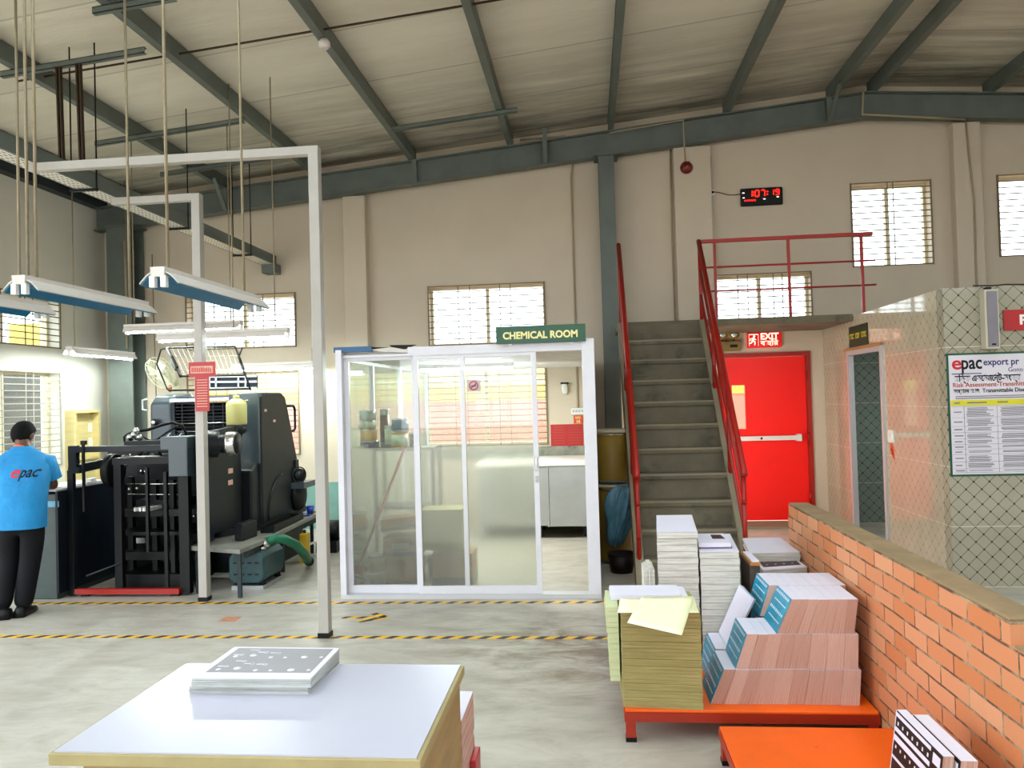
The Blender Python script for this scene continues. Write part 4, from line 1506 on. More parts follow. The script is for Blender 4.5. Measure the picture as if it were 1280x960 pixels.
def carton(label, px0, py0, px1, py1, Y, d, m_, z0=None, tape=True, rz=0, lab=False, tilt=0):
    a = P(px0, py1, Y=Y); b = P(px1, py0, Y=Y)
    z = a.z if z0 is None else z0
    w, h = b.x - a.x, b.z - z
    cen = Vector(((a.x + b.x) / 2, Y + d / 2, z))
    t = thing('carton', label, 'carton', cen, 'cartons behind the glass')
    R = Matrix.Rotation(tilt, 3, 'Y') @ Matrix.Rotation(rz, 3, 'Z')
    hh = w / 2 * abs(math.sin(tilt))
    c0 = cen + Vector((0, 0, h / 2 + hh))
    MB().obox(c0, (w, d, h), R).build('box', m_, t, bevel=.004)
    if tape:
        MB().obox(c0 + R @ Vector((0, 0, -h * .28)), (w + .004, d + .004, h * .2), R).build('tape', 'tape_blue', t)
    if lab:
        MB().obox(c0 + R @ Vector((.0, -d / 2 - .002, h * .1)), (w * .5, .003, h * .3), R).build('label', 'white', t)
    return t


carton('brown carton at the bottom of the stack behind the fixed glass', 482, 703, 522, 742, 6.45, .3, 'carton', z0=0, rz=0)
carton('brown carton with white label in the middle of the stack behind the fixed glass', 479, 672, 522, 701, 6.45, .3, 'carton', z0=.275, lab=True)
carton('tilted brown carton on top of the stack behind the fixed glass', 476, 650, 525, 672, 6.45, .3, 'carton', z0=.49, tilt=-.12)
carton('brown carton on the floor under the olive carton', 541, 692, 590, 740, 6.5, .3, 'carton', z0=0)
carton('olive carton behind the sliding panel', 525, 637, 577, 692, 6.48, .3, 'carton_olive', z0=.335, tape=False)
t = thing('plastic_crate', 'small dark grey bin on the floor between the cartons', 'bin', (-1.36, 6.6, 0))
c = P(531, 720, Y=6.5)
MB().lathe((c.x, 6.88, 0), [(.05, 0), (.06, .2), (.055, .2), (.046, .01), (0, .01)], 20).build('tub', 'press_dk', t)
MB().ring((c.x, 6.88, .2), .06, .005, n=20).build('rim', 'press_dk', t)

t = thing('mop', 'red handled mop leaning behind the fixed glass panel', 'mop', (-1.95, 6.35, 0))
a, b = P(506, 560, Y=6.42), P(449, 707, Y=6.34)
MB().tube([a, b], .0125, 10).build('handle', 'mop_red', t)
h0 = P(441, 716, Y=6.34); h1 = P(456, 722, Y=6.34); 
MB().prism([b + Vector((-.01, 0, .02)), b + Vector((.02, 0, .02)), P(455, 722, Y=6.34), P(437, 715, Y=6.34)], (0, .05, 0)).build('head', 'mop_red', t)
MB().prism([P(437, 715, Y=6.33), P(455, 722, Y=6.33), P(461, 731, Y=6.33), P(437, 722, Y=6.33)], (0, .07, 0)).build('pad', 'white', t)
MB().prism([P(437, 722, Y=6.33), P(461, 731, Y=6.33), (P(462, 735, Y=6.33).x, 6.33, .04), (P(436, 735, Y=6.33).x, 6.33, .04)], (0, .08, 0)).build('skirt', 'mop_red', t)

# sink counter at the back
t = thing('sink_counter', 'dented stainless counter with pale top at the back of the chemical room', 'counter', (-.6, 9.2, 0))
MB().box(-1.3, -.03, 8.78, 9.66, .83, .885).build('top', 'white', t, bevel=.008)
MB().box(-1.28, -.485, 8.80, 9.6, .15, .83).box(-.475, -.035, 8.795, 9.6, .14, .83).build('front_panel', 'stainless', t, bevel=.006)
MB().box(-.50, -.478, 8.79, 8.8, .14, .83).build('panel_joint', 'stainless', t)
for x in (-1.25, -.62, -.1):
    MB().box(x, x + .05, 8.95, 9.0, 0, .15).build('leg', 'press_dk', t)
    MB().box(x, x + .05, 9.45, 9.5, 0, .15).build('leg', 'press_dk', t)

Yw = D - .002
t = thing('wall_notice', 'red printed notice on the wall above the counter', 'notice', (-.28, Yw, .97))
MB().box(-.48, -.075, Yw - .008, Yw, .975, 1.272).build('board', 'sign_red', t)
mb = MB()
for i in range(7):
    for (xa, xb) in ((-.45, -.31), (-.26, -.1)):
        mb.box(xa, xb, Yw - .0095, Yw - .008, 1.235 - i * .034, 1.241 - i * .034)
mb.build('print', 'ink_brown', t)
t = thing('number_plate_tag', 'small orange NO 16 tag above the red notice', 'tag', (-.13, Yw, 1.27))
MB().box(-.186, -.07, Yw - .006, Yw, 1.278, 1.378).build('tag_sheet', 'tag_orange', t)
text_mesh('NO', .042, R_FRONT, (-.165, Yw - .0075, 1.338), 'gold', 'lettering', t, offset=.001)
text_mesh('16', .055, R_FRONT, (-.16, Yw - .0075, 1.287), 'gold', 'numerals', t, offset=.002)
t = thing('switch_plate', 'white switch plate above the orange number tag', 'switch', (-.13, Yw, 1.39))
MB().box(-.215, -.05, Yw - .03, Yw, 1.39, 1.475).build('plate', 'white', t, bevel=.004)
mb = MB()
for i in range(4):
    mb.box(-.2 + i * .037, -.175 + i * .037, Yw - .036, Yw - .029, 1.42, 1.45)
mb.build('rocker', 'greybox', t)
t = thing('soap_dispenser', 'small white dispenser with dark cap on the wall behind the opening', 'dispenser', (-.285, Yw, 1.62))
c = P(706, 483, Y=Yw)
MB().lathe((c.x, Yw - .05, c.z - .1), [(.022, 0), (.04, .03), (.042, .1), (.03, .13), (.02, .15)], 16).build('body', 'white', t)
MB().box(c.x - .05, c.x + .05, Yw - .08, Yw, c.z + .03, c.z + .05).build('cap', 'press_dk', t)
c = P(702, 452, Y=Yw)
tag(MB().lathe((c.x, Yw, c.z), [(.03, 0), (.03, .02), (.015, .035), (0, .036)], 14, axis=(0, -1, 0)).build('hook', 'press_dk'), 'small dark round hook high on the wall behind the opening', 'hook')

# drums beside the stairs
for nm, z, h, r, lab in (('fibre_drum', 0.0, .755, .165, 'olive fibre drum on the floor beside the stairs'), ('fibre_drum', .765, .52, .16, 'olive fibre drum stacked on the lower drum')):
    cx_, cy_ = .215, 7.62
    t = thing(nm, lab, 'drum', (cx_, cy_, z))
    MB().lathe((cx_, cy_, z), [(r * .98, 0), (r, .02), (r * 1.0, h - .03)], 28).build('body', 'drum', t)
    MB().lathe((cx_, cy_, z + h - .035), [(r * 1.03, 0), (r * 1.03, .03), (r * .9, .035), (0, .03)], 28).build('lid', 'speaker_case', t)
    MB().lathe((cx_, cy_, z), [(r * 1.02, 0.005), (r * 1.02, .03)], 28).build('bottom_hoop', 'steel', t)
    MB().ring((cx_, cy_, z + h - .05), r * 1.015, .006).build('clamp_ring', 'chrome', t)
# blue bag: gathered at the top, pleated and slumped
mb = MB()
random.seed(21)
rings, segs = 14, 40
c0 = Vector((.27, 7.28, .27))
prof = [(.03, .50), (.085, .495), (.12, .47), (.135, .43), (.14, .38), (.14, .33), (.135, .28), (.125, .22), (.115, .17), (.105, .12), (.095, .07), (.08, .02), (.06, -.03), (.02, -.05)][::-1]
ph_ = [random.uniform(0, 6) for _ in range(6)]
vs, fs = [], []
for i, (rad, z) in enumerate(prof):
    for k in range(segs):
        a = 2 * pi * k / segs
        rr = rad * (1 + .24 * math.sin(5 * a + ph_[0] + z * 4) + .2 * math.sin(9 * a + ph_[1] - z * 9) + .14 * math.sin(14 * a + ph_[2] + z * 15))
        droop = .05 * math.sin(3 * a + ph_[3]) * (.5 - z)
        vs.append(c0 + Vector((math.cos(a) * rr * .95 - .22 * (.5 - z) + .06, math.sin(a) * rr * .6, z + droop)))
for i in range(len(prof) - 1):
    for k in range(segs):
        k2 = (k + 1) % segs
        fs.append((i * segs + k, i * segs + k2, (i + 1) * segs + k2, (i + 1) * segs + k))
fs.append(list(range((len(prof) - 1) * segs, len(prof) * segs)))
fs.append(list(range(segs))[::-1])
mb.add(vs, fs, 0, True)
tag(mb.build('plastic_bag', 'bag'), 'crumpled blue plastic bag hung in front of the lower drum', 'bag')
t = thing('waste_bin', 'dark maroon bin on the floor in front of the lower drum', 'bin', (.29, 7.1, 0))
MB().lathe((.26, 7.12, 0), [(.10, 0), (.125, .17), (.115, .17), (.09, .01), (0, .01)], 24).build('tub', 'dark_bin', t)
MB().ring((.26, 7.12, .17), .124, .006).build('rim', 'dark_bin', t)
# ================================================================== PRINTING PRESS
pr = thing('printing_press', 'large dark grey offset printing press with raised wire guard', 'printing press', (-3.7, 6.9, 0))
# --- main body: two side covers and the roller bank between them
XA, XB, XC, XD = -4.32, -4.09, -3.57, -3.16
DY_ = .2
c = MB()
prof = [(7.0, .42), (7.62, .45), (7.58, 1.6), (7.5, 1.73), (7.4, 1.76), (7.12, 1.74), (7.02, 1.66)]
c.prism([(XA, y + DY_, z) for y, z in prof], (XB - XA, 0, 0))
lc = c.build('left_cover', 'press', pr, bevel=.03, seg=3)
MB().lathe(P(194, 528, Y=7.19), [(.035, 0), (.035, .02), (.025, .03), (0, .03)], 16, axis=(0, -1, 0)).build('dial_knob', 'black', lc)
MB().lathe(P(191.5, 528, Y=7.16), [(.018, 0), (.018, .006), (0, .006)], 14, axis=(0, -1, 0)).build('dial_face', 'white', lc)
h1, h2 = P(184, 499, Y=7.25), P(184, 513, Y=7.25)
MB().tube([h1, h1 + Vector((-.05, 0, -.01)), h2 + Vector((-.05, 0, .01)), h2], .010, 8).build('handle', 'alu', lc)
c = MB()
prof = [(6.98, .42), (8.15, .42), (7.93, .95), (7.66, 1.58), (7.6, 1.70), (7.5, 1.74), (7.05, 1.74), (7.0, 1.7), (6.98, 1.2)]
c.prism([(XC + .09, y + DY_, z) for y, z in prof], (XD - XC - .09, 0, 0))
rc = c.build('right_cover', 'press_dk', pr, bevel=.02, seg=3)
MB().box(XC + .10, XD - .012, 6.955 + DY_, 6.99 + DY_, 1.05, 1.735).build('front_skin', 'press', rc, bevel=.01)
ya = 7.52
MB().tube([(XD - .02, 7.82, 1.60), (XD - .02, 8.06, 1.60), (XD - .02, 8.10, 1.56), (XD - .02, 8.10, 1.36), (XD - .02, 8.06, 1.33), (XD - .02, 7.9, 1.33)], .014, 8).build('handle', 'black', rc)
for (px, py) in ((332, 513), (343, 526)):
    q = P(px, py, X=XD + .002)
    MB().box(XD, XD + .004, q.y - .025, q.y + .025, q.z - .012, q.z + .012).build('label_plate', 'sign_pink', rc)
ar = [(XD + .002, 7.3 + .36 * (1 - math.cos(a)) , .48 + .42 * math.sin(a)) for a in [i * pi / 2 / 10 for i in range(11)]]
MB().tube(ar, .014, 8).build('belt_guard_rim', 'black', rc)
MB().lathe((XD, 8.05, .64), [(.16, 0), (.17, .03), (.15, .06), (.05, .075), (0, .075)], 24, axis=(1, 0, 0)).build('hand_wheel', 'rubber', rc)
# roller bank behind a safety grille
MB().box(XB, XC + .1, 7.45, 8.1, .42, 1.66).build('centre_body', 'press_dk', pr)
rb = MB()
for i, (z, r) in enumerate(((1.60, .05), (1.50, .045), (1.41, .05), (1.31, .045))):
    rb.cyl((XB, 7.36 - .015 * (i % 2), z), (XC + .09, 7.36 - .015 * (i % 2), z), r, 16)
rb.build('ink_rollers', 'rubber', pr)
g = MB()
z = 1.25
while z < 1.66:
    g.box(XB + .02, XC + .07, 7.23, 7.236, z, z + .006)
    z += .033
for x in (XB + .1, XB + .26, XB + .42, XC):
    g.box(x, x + .008, 7.228, 7.236, 1.24, 1.66)
for (a, b, c_, d) in ((XB + .0, XB + .03, 1.22, 1.68), (XC + .06, XC + .09, 1.22, 1.68)):
    g.box(a, b, 7.22, 7.25, c_, d)
g.box(XB, XC + .09, 7.22, 7.25, 1.215, 1.245)
g.build('safety_grille', 'press_blue', pr)
for z in (1.455, 1.375, 1.285):
    MB().cyl((XB + .06, 7.22, z), (XC + .06, 7.22, z), .006, 8).build('grille_bar', 'chrome', pr)
MB().box(XB - .0, XC + .1, 7.18, 7.4, 1.665, 1.70).build('top_bar', 'alu', pr, bevel=.006)
MB().box(XB + .02, XC + .1, 7.5, 7.95, 1.70, 1.72).build('top_plate', 'press', pr)
MB().box(XB + .02, XC + .1, 7.12, 7.26, 1.06, 1.165).build('feed_plate', 'greybox', pr, bevel=.006)
for px in (210, 224):
    q = P(px, 545, Y=7.1)
    MB().prism([q + Vector((-.04, 0, -.03)), q + Vector((.02, 0, .03)), q + Vector((.03, 0, .03)), q + Vector((-.02, 0, -.03))], (0, .05, 0)).build('feed_finger', 'alu', pr)
# upper rear frame with dark panels
fr = MB()
for (a, b) in (((258, 471), (321, 470)), ((258, 485.5), (321, 485)), ((258, 477.5), (321, 477))):
    fr.bar(P(*a, Y=7.85), P(*b, Y=7.85), .014, .02)
for x in (262, 270, 298, 307):
    fr.bar(P(x, 471, Y=7.85), P(x, 486, Y=7.85), .014, .014)
fr.build('rear_rail_frame', 'alu', pr)
MB().pbox(263, 470, 321, 486, 7.88, .03).build('rear_dark_panel', 'press_blue', pr)
# wire guard lifted on top
gu = MB()
a, b, c_, d = P(209, 435, Y=7.55), P(294, 433, Y=7.55), P(306, 469, Y=7.25), P(226, 470.5, Y=7.25)
for (u, v) in ((a, b), (b, c_), (c_, d), (d, a)):
    gu.tube([u, v], .009, 8)
gu.tube([d, a], .016, 8)
gd = gu.build('wire_guard', 'black', pr)
wm = MB()
for i in range(1, 14):
    f = i / 14
    wm.tube([a.lerp(b, f), d.lerp(c_, f)], .0028, 5)
for f in (.33, .8, .92):
    wm.tube([a.lerp(d, f), b.lerp(c_, f)], .0028, 5)
wm.build('guard_wires', 'grille_lt', gd)
MB().tube([a, P(201, 437, Y=7.55), P(196, 455, Y=7.5), P(209, 486, Y=7.4), P(213, 489, Y=7.35)], .009, 8).build('guard_arm', 'black', pr)
MB().tube([P(211, 488, Y=7.3), P(311, 486, Y=7.3)], .010, 8).build('guard_hinge_bar', 'black', pr)
MB().tube([P(294, 434, Y=7.55), P(301, 451, Y=7.5), P(313, 487, Y=7.35)], .010, 8).build('guard_strut', 'black', pr)
MB().tube([P(303, 434, Y=7.55), P(298, 448, Y=7.5)], .008, 8).build('guard_strut', 'black', pr)
MB().bar(P(214, 447, Y=7.44), P(221, 461, Y=7.32), .03, .05).build('guard_catch', 'black', pr)

# --- delivery end in front: open black frame
YF = 6.30
dv = MB()
dv.pbox(85, 557.5, 215, 564.5, YF, .05)       # top beam
dv.pbox(85, 557.5, 95, 590, YF, .05)
dv.pbox(85, 588, 92, 744, YF, .04)
dv.pbox(85, 584, 98, 592, YF, .05)
q1, q2 = P(98, 586, Y=YF + .02), P(138, 577, Y=YF + .5)
dv.bar(q1, q2, .04, .075)
dv.build('delivery_gantry', 'press_dk', pr)
MB().pbox(102.5, 556, 105, 640, YF - .01, .02).pbox(100.5, 551, 106, 556, YF - .015, .03).build('gantry_rod', 'black', pr)
MB().pbox(200, 546, 234, 562.5, 6.20, .28).pbox(210, 546, 234, 596, 6.20, .28).build('control_box', 'press', pr, bevel=.008)
# side frame (right face seen)
XS = -3.28
sf = MB()
sp_pts = [(6.28, .5), (6.28, 1.375), (6.6, 1.41), (6.98, 1.43), (7.0, .9), (6.98, .5)]
sf.prism([(XS - .06, y, z) for y, z in sp_pts], (.06, 0, 0))
sfo = sf.build('delivery_side_frame', 'press_dk', pr, bevel=.008)
mb = MB()
mb.prism([(XS, 6.3, .45), (XS, 6.3, 1.0), (XS, 6.42, 1.0), (XS, 6.42, .45)], (.012, 0, 0))
mb.build('navy_side_panel', 'press_blue', sfo)
for (px, py, m_) in ((288, 588.5, 'sign_pink'), (288, 603, 'sign_pink')):
    q = P(px, py, X=XS + .002)
    MB().box(XS, XS + .004, q.y - .045, q.y + .045, q.z - .022, q.z + .022).build('label_plate', m_, sfo)
# black lower mass of the delivery
lo = MB()
lo.pbox(143, 580, 152, 742, YF, .05)
lo.pbox(224, 596, 236, 742, YF, .06)
lo.pbox(140, 572, 240, 580, YF, .6)
lo.pbox(143, 665, 240, 669, YF + .1, .5)
lo.pbox(205, 590, 209, 742, YF - .01, .03)
lo.pbox(190, 600, 196, 742, YF + .3, .05)
lo.pbox(160, 596, 166, 742, YF + .35, .05)
lo.pbox(213, 600, 218, 742, YF + .2, .05)
lo.pbox(150, 690, 226, 700, YF + .25, .3)
lo.pbox(150, 718, 226, 736, YF + .15, .5)
lo.pbox(170, 625, 226, 634, YF + .3, .3)
lo.pbox(182, 585, 185, 690, YF + .0, .03)
lo.build('delivery_uprights', 'black', pr)
MB().pbox(136, 560, 262, 740, 7.05, .06).build('inner_back_panel', 'black', pr)
MB().box(-4.16, -3.3, 6.45, 7.0, .66, .72).build('pile_board', 'black', pr)
mb = MB()
for i in range(5):
    q = P(180 + i * 3.6, 656, Y=6.45)
    mb.obox((q.x, q.y, .725 + .01), (.018, .2, .03), Matrix.Rotation(.25 * (i % 3 - 1), 3, 'Z'))
mb.build('sheet_stops', 'white', pr)
MB().pbox(166, 673, 181, 679, 6.85, .02).build('paper_scrap', 'white', pr)
for (a_, b_, y) in (((152, 606), (232, 604), 6.5), ((160, 618), (230, 618), 6.6), ((152, 571), (200, 570), 6.28)):
    MB().tube([P(*a_, Y=y), P(*b_, Y=y)], .008, 8).build('delivery_rod', 'chrome', pr)
ge = MB()
random.seed(9)
for i in range(16):
    px, py = random.uniform(150, 205), random.uniform(566, 592)
    q = P(px, py, Y=6.4 + random.uniform(0, .2))
    ge.lathe(q, [(.022, 0), (.022, .03), (.012, .032), (.012, .05), (0, .05)], 10, axis=(0, -1, 0))
ge.build('gripper_cams', 'steel_dk', pr)
for i in range(9):
    px, py = random.uniform(155, 200), random.uniform(568, 590)
    MB().lathe(P(px, py, Y=6.32), [(.010, 0), (.010, .02), (0, .02)], 8, axis=(0, -1, 0)).build('bolt', 'chrome', pr)
for (px, py) in ((162, 611), (172, 610), (150, 640), (248, 640), (243, 645)):
    MB().lathe(P(px, py, Y=6.38), [(.012, 0), (.012, .02), (0, .022)], 8, axis=(0, -1, 0)).build('bolt', 'chrome', pr)
MB().lathe(P(146, 588, Y=6.45), [(.14, 0), (.15, .02), (.15, .06), (.05, .07), (0, .07)], 28, axis=(-1, 0, 0)).build('chain_wheel', 'black', pr)
# cables over the top
def cab(pts, r=.012):
    return MB().tube(pts, r, 8)
k1 = [P(*p, Y=6.9 - .05 * i) for i, p in enumerate(((236, 548), (228, 532), (215, 528), (200, 532), (186, 537), (170, 539), (160, 543)))]
cab(k1, .014).build('black_cable', 'rubber', pr)
k2 = [P(*p, Y=6.7) for p in ((222, 532), (208, 541), (197, 549), (188, 551), (180, 547), (174, 541))]
cab(k2, .010).build('black_cable', 'rubber', pr)
k3 = [P(*p, Y=6.75) for p in ((156, 553), (155, 546), (160, 542), (168, 545), (172, 553))]
cab(k3, .010).build('black_cable', 'rubber', pr)
mb = MB()
for (px, py) in ((168, 545), (175, 548), (163, 548), (171, 540)):
    mb.lathe(P(px, py, Y=6.6), [(.028, 0), (.03, .04), (.015, .06), (0, .06)], 10, axis=(.5, -1, .4))
mb.build('cable_glands', 'chrome', pr)
MB().pbox(155, 551, 214, 558, 6.5, .3).build('cable_shelf', 'press_dk', pr)
# motor at the right of the control box
mo = MB()
q = P(252, 556, Y=6.42)
mo.lathe((q.x, q.y, q.z), [(.11, 0), (.115, .02), (.115, .14), (.08, .15), (.08, .2), (.1, .21), (.1, .30), (.085, .32), (0, .32)], 24, axis=(1, .25, 0))
mo.build('drive_motor', 'press_dk', pr)
mb = MB().lathe((q.x + .2, q.y + .055, q.z), [(.104, 0), (.106, .02), (.106, .07), (.102, .09)], 24, axis=(1, .25, 0))
mb.lathe((q.x + .02, q.y + .01, q.z), [(.118, 0), (.118, .05)], 24, axis=(1, .25, 0))
mb.build('motor_ring', 'chrome', pr)
# slanted tray between side frame and right cover
MB().prism([P(296, 560, Y=7.15), P(324, 556, Y=7.18), P(324, 562, Y=7.18), P(296, 577, Y=7.15)], (0, .05, 0)).build('ink_tray', 'stainless', pr)
MB().prism([(XS - .08, 7.01, .46), (XS - .08, 7.3, .46), (XS - .08, 7.3, .98), (XS - .08, 7.2, 1.1), (XS - .08, 7.01, 1.0)], (.17, 0, 0)).build('lower_cover', 'press_dk', pr, bevel=.02)
MB().box(-4.3, XD, 7.18, 8.2, 0, .43).build('base_plinth', 'press_dk', pr)
rb_ = MB()
a_, b_ = P(95, 740, Y=6.28), P(225, 740, Y=6.28)
rb_.box(a_.x, b_.x, 6.26, 6.31, .025, .07)
rb_.build('red_base_rail', 'red', pr)
MB().box(a_.x + .03, a_.x + .1, 6.3, 6.4, 0, .02).box(b_.x - .1, b_.x - .03, 6.3, 6.4, 0, .02).build('base_foot', 'black', pr)
lev = MB().tube([P(108, 720, Y=6.25), P(150, 704, Y=6.3)], .008, 8)
lev.build('foot_lever', 'steel_dk', pr)
# equipment behind the right cover
eq = MB()
q = P(366, 606, Y=8.0)
eq.pbox(358, 604, 380, 611, 7.9, .35)
eq.build('rear_shelf', 'press', pr)
eq = MB()
eq.pbox(363, 575, 370, 592, 8.0, .08)
eq.lathe(P(373, 594, Y=8.05), [(.07, 0), (.07, .03), (0, .03)], 20, axis=(1, -.5, 0))
eq.ring(P(374, 594, Y=8.0), .085, .008, axis=(1, -.6, 0))
eq.pbox(360, 590, 368, 604, 8.0, .1)
eq.build('rear_pump_unit', 'press_dk', pr)

t = thing('plastic_bottle', 'yellowed plastic bottle in a dark cup on the press', 'bottle', (-3.42, 6.8, 1.4))
q0, q1 = P(296, 531, Y=6.98), P(296, 494, Y=6.98)
R_ = (P(308, 515, Y=6.98).x - P(284, 515, Y=6.98).x) / 2
H_ = q1.z - q0.z
MB().lathe(q0, [(R_ * .93, 0), (R_, .012), (R_, H_ * .68), (R_ * .93, H_ * .76), (R_ * .45, H_ * .87), (R_ * .32, H_ * .89)], 24).build('body', 'bottle', t)
MB().lathe(q0 + Vector((0, 0, H_ * .88)), [(R_ * .33, 0), (R_ * .33, H_ * .10), (R_ * .28, H_ * .12), (0, H_ * .12)], 18).build('cap', 'bottle', t)
MB().tube([q0 + Vector((R_ * .7, -.02, H_ * .75)), q0 + Vector((R_ * 1.15, -.02, H_ * .82)), q0 + Vector((R_ * 1.3, -.02, H_ * .82))], .006, 6).build('spout', 'bottle', t)
MB().lathe(q0 + Vector((0, 0, -.10)), [(R_ * .4, -.06), (R_ * .5, 0), (R_ * .9, .03), (R_ * 1.02, .10), (R_ * .95, .10), (R_ * .5, .05), (0, .05)], 22).build('cup_holder', 'press_dk', pr)
MB().cyl(q0 + Vector((0, 0, -.24)), q0 + Vector((0, 0, -.1)), .03, 10).build('cup_stem', 'press_dk', pr)

# ---------------- console at the left
t = thing('press_console', 'dark green console with tilted top where the worker stands', 'console', (-4.7, 6.6, 0))
MB().prism([(-4.94, 6.2, 0), (-4.94, 7.0, 0), (-4.94, 7.0, .92), (-4.94, 6.2, .90)], (.37, 0, 0)).build('body', 'console', t, bevel=.008)
MB().box(-4.57, -4.548, 6.19, 7.02, .05, .92).build('side_panel', 'console_dk', t)
MB().box(-4.97, -4.545, 6.17, 7.04, .925, .94).build('top', 'greybox', t)
a_ = P(66, 629.5, Y=6.195)
MB().pbox(59, 626.5, 73, 634, 6.19, .008).build('blue_sticker', mat('blue_white_sticker', '#5aa6c4', .5, 0, var=.3, scale=30), t)
mb = MB()
for i, (x, y, w, h, r) in enumerate(((-4.77, 6.4, .3, .21, .3), (-4.70, 6.62, .21, .3, -.2), (-4.68, 6.86, .2, .14, .5))):
    o = MB().obox((x, y, .943 + .002 * i), (w, h, .0025), Matrix.Rotation(r, 3, 'Z')).build('paper_sheet', 'white')
    tag(o, ('white sheet on the console by the worker', 'white sheet in the middle of the console top', 'small white sheet at the back of the console')[i], 'paper')
tag(MB().obox((-4.62, 6.74, .964), (.05, .16, .03), Matrix.Rotation(.3, 3, 'Z')).build('rag', 'white'), 'small crumpled white rag on the console edge', 'rag')

# ---------------- wooden cupboard on the left wall
t = thing('wooden_cupboard', 'yellow wooden wall cupboard by the left wall window', 'cupboard', (XL, 9.2, .25))
cb0, cb1, cz0, cz1 = 8.86, 9.36, .28, 1.62
MB().box(XL, XL + .02, cb0, cb1, cz0, cz1).build('back_panel', 'wood_y', t)
f = MB()
f.box(XL, XL + .13, cb0, cb0 + .035, cz0, cz1).box(XL, XL + .13, cb1 - .035, cb1, cz0, cz1).box(XL, XL + .14, cb0, cb1, cz1 - .035, cz1).box(XL, XL + .13, cb0, cb1, cz0, cz0 + .03).box(XL, XL + .12, cb0, cb1, 1.0, 1.03)
f.build('frame', 'wood_y', t)
MB().box(XL + .02, XL + .05, cb0 + .035, cb1 - .035, 1.03, 1.5).build('upper_door', 'wood_y', t)
MB().box(XL + .02, XL + .08, cb0 + .035, cb1 - .035, cz0 + .03, 1.0).build('lower_door', 'wood_y', t)
for z in (1.16, 1.34):
    MB().box(XL + .05, XL + .056, cb1 - .13, cb1 - .06, z, z + .11).build('paper_label', 'white', t)

# ---------------- wall fan
t = thing('wall_fan', 'pale beige wall fan on the gable wall left of the press guard', 'fan', (-5.45, D, 2.05))
fc = Vector((-5.42, 9.32, 2.07))
ax = Vector((-.35, -.75, -.45)).normalized()
cg = MB()
for z, r in ((-.05, .2), (0, .215), (.05, .2)):
    cg.ring(fc + ax * z, r, .005, axis=ax, n=28, k=6)
Q = Vector((0, 0, 1)).rotation_difference(ax).to_matrix()
for i in range(24):
    a_ = 2 * pi * i / 24
    u = Q @ Vector((math.cos(a_), math.sin(a_), 0))
    cg.tube([fc + ax * .075 + u * .03, fc + ax * .05 + u * .2, fc + u * .215, fc - ax * .05 + u * .2, fc - ax * .07 + u * .05], .0025, 5)
cg.build('cage', 'fan', t)
for i in range(3):
    a_ = 2 * pi * i / 3 + .4
    u = Q @ Vector((math.cos(a_), math.sin(a_), 0))
    v = Q @ Vector((-math.sin(a_), math.cos(a_), 0))
    MB().prism([fc + u * .03 - v * .02, fc + u * .19 - v * .075, fc + u * .195 + v * .06, fc + u * .03 + v * .03], ax * .006).build('blade', 'fan', t)
MB().lathe(fc - ax * .16, [(.05, 0), (.075, .03), (.075, .09), (.04, .12), (.035, .2), (0, .22)], 18, axis=ax).build('motor_housing', 'fan', t)
MB().tube([fc - ax * .14, (fc.x - ax.x * .2, 9.55, 1.98), (-5.42, D - .02, 1.92)], .022, 10).box(-5.48, -5.36, D - .025, D, 1.8, 2.0).build('wall_arm', 'fan', t)
MB().box(-5.45, -5.40, 9.5, 9.55, 1.86, 1.93).build('pull_switch', 'tag_orange', t)

# ---------------- work bench / foot board with what is on and under it
t = thing('foot_board', 'worn grey foot board bench along the side of the press', 'bench', (-3.1, 7, 0))
A = [(-3.46, 6.34), (-2.91, 6.15), (-2.90, 6.6), (-2.98, 8.3), (-3.145, 8.3), (-3.145, 7.1), (-3.46, 6.6)]
MB().prism([(x, y, .38) for x, y in A], (0, 0, .04)).build('board', 'bench_top', t, bevel=.006)
for (x, y) in ((-3.40, 6.38), (-2.96, 6.24), (-2.98, 7.2), (-3.02, 8.1)):
    MB().box(x - .015, x + .015, y - .015, y + .015, 0, .38).build('leg', 'steel_dk', t)
MB().prism([(-2.95, 6.3, .32), (-2.92, 6.3, .32), (-3.0, 8.2, .32), (-3.03, 8.2, .32)], (0, 0, .06)).build('apron', 'steel_dk', t)
t = thing('tool_tray', 'black tool tray lying on the foot board', 'tray', (-2.96, 7.0, .485))
c0 = Vector((-3.03, 7.35, .422))
R = Matrix.Rotation(.05, 3, 'Z')
MB().obox(c0 + Vector((0, 0, .008)), (.13, .85, .014), R).build('base', 'black', t)
mb = MB()
for s in (-1, 1):
    mb.obox(c0 + R @ Vector((s * .06, 0, .035)), (.012, .85, .06), R)
    mb.obox(c0 + R @ Vector((0, s * .42, .03)), (.13, .012, .05), R)
mb.build('rim', 'black', t)
q = P(389, 627, Z=.53)
t = thing('plastic_cup', 'small blue plastic cup on the far end of the foot board', 'cup', (-2.87, 7.75, .485))
MB().lathe((-3.04, 8.12, .421), [(.03, 0), (.045, .085), (.041, .085), (.027, .006), (0, .006)], 18).build('cup', 'blue_plastic', t)
MB().tube([(-3.02, 8.08, .48), (-3.0, 8.04, .485), (-3.005, 8.03, .45), (-3.02, 8.07, .44)], .005, 6).build('handle', 'blue_plastic', t)
tag(MB().obox((-3.06, 7.95, .427), (.14, .05, .012), Matrix.Rotation(.5, 3, 'Z')).build('blue_scraper', 'blue_plastic'), 'flat blue scraper on the foot board beside the cup', 'scraper')
tag(MB().obox((-3.0, 8.22, .43), (.09, .03, .018), Matrix.Rotation(.2, 3, 'Z')).build('wooden_brush', 'carton'), 'small brown brush on the foot board edge', 'brush')
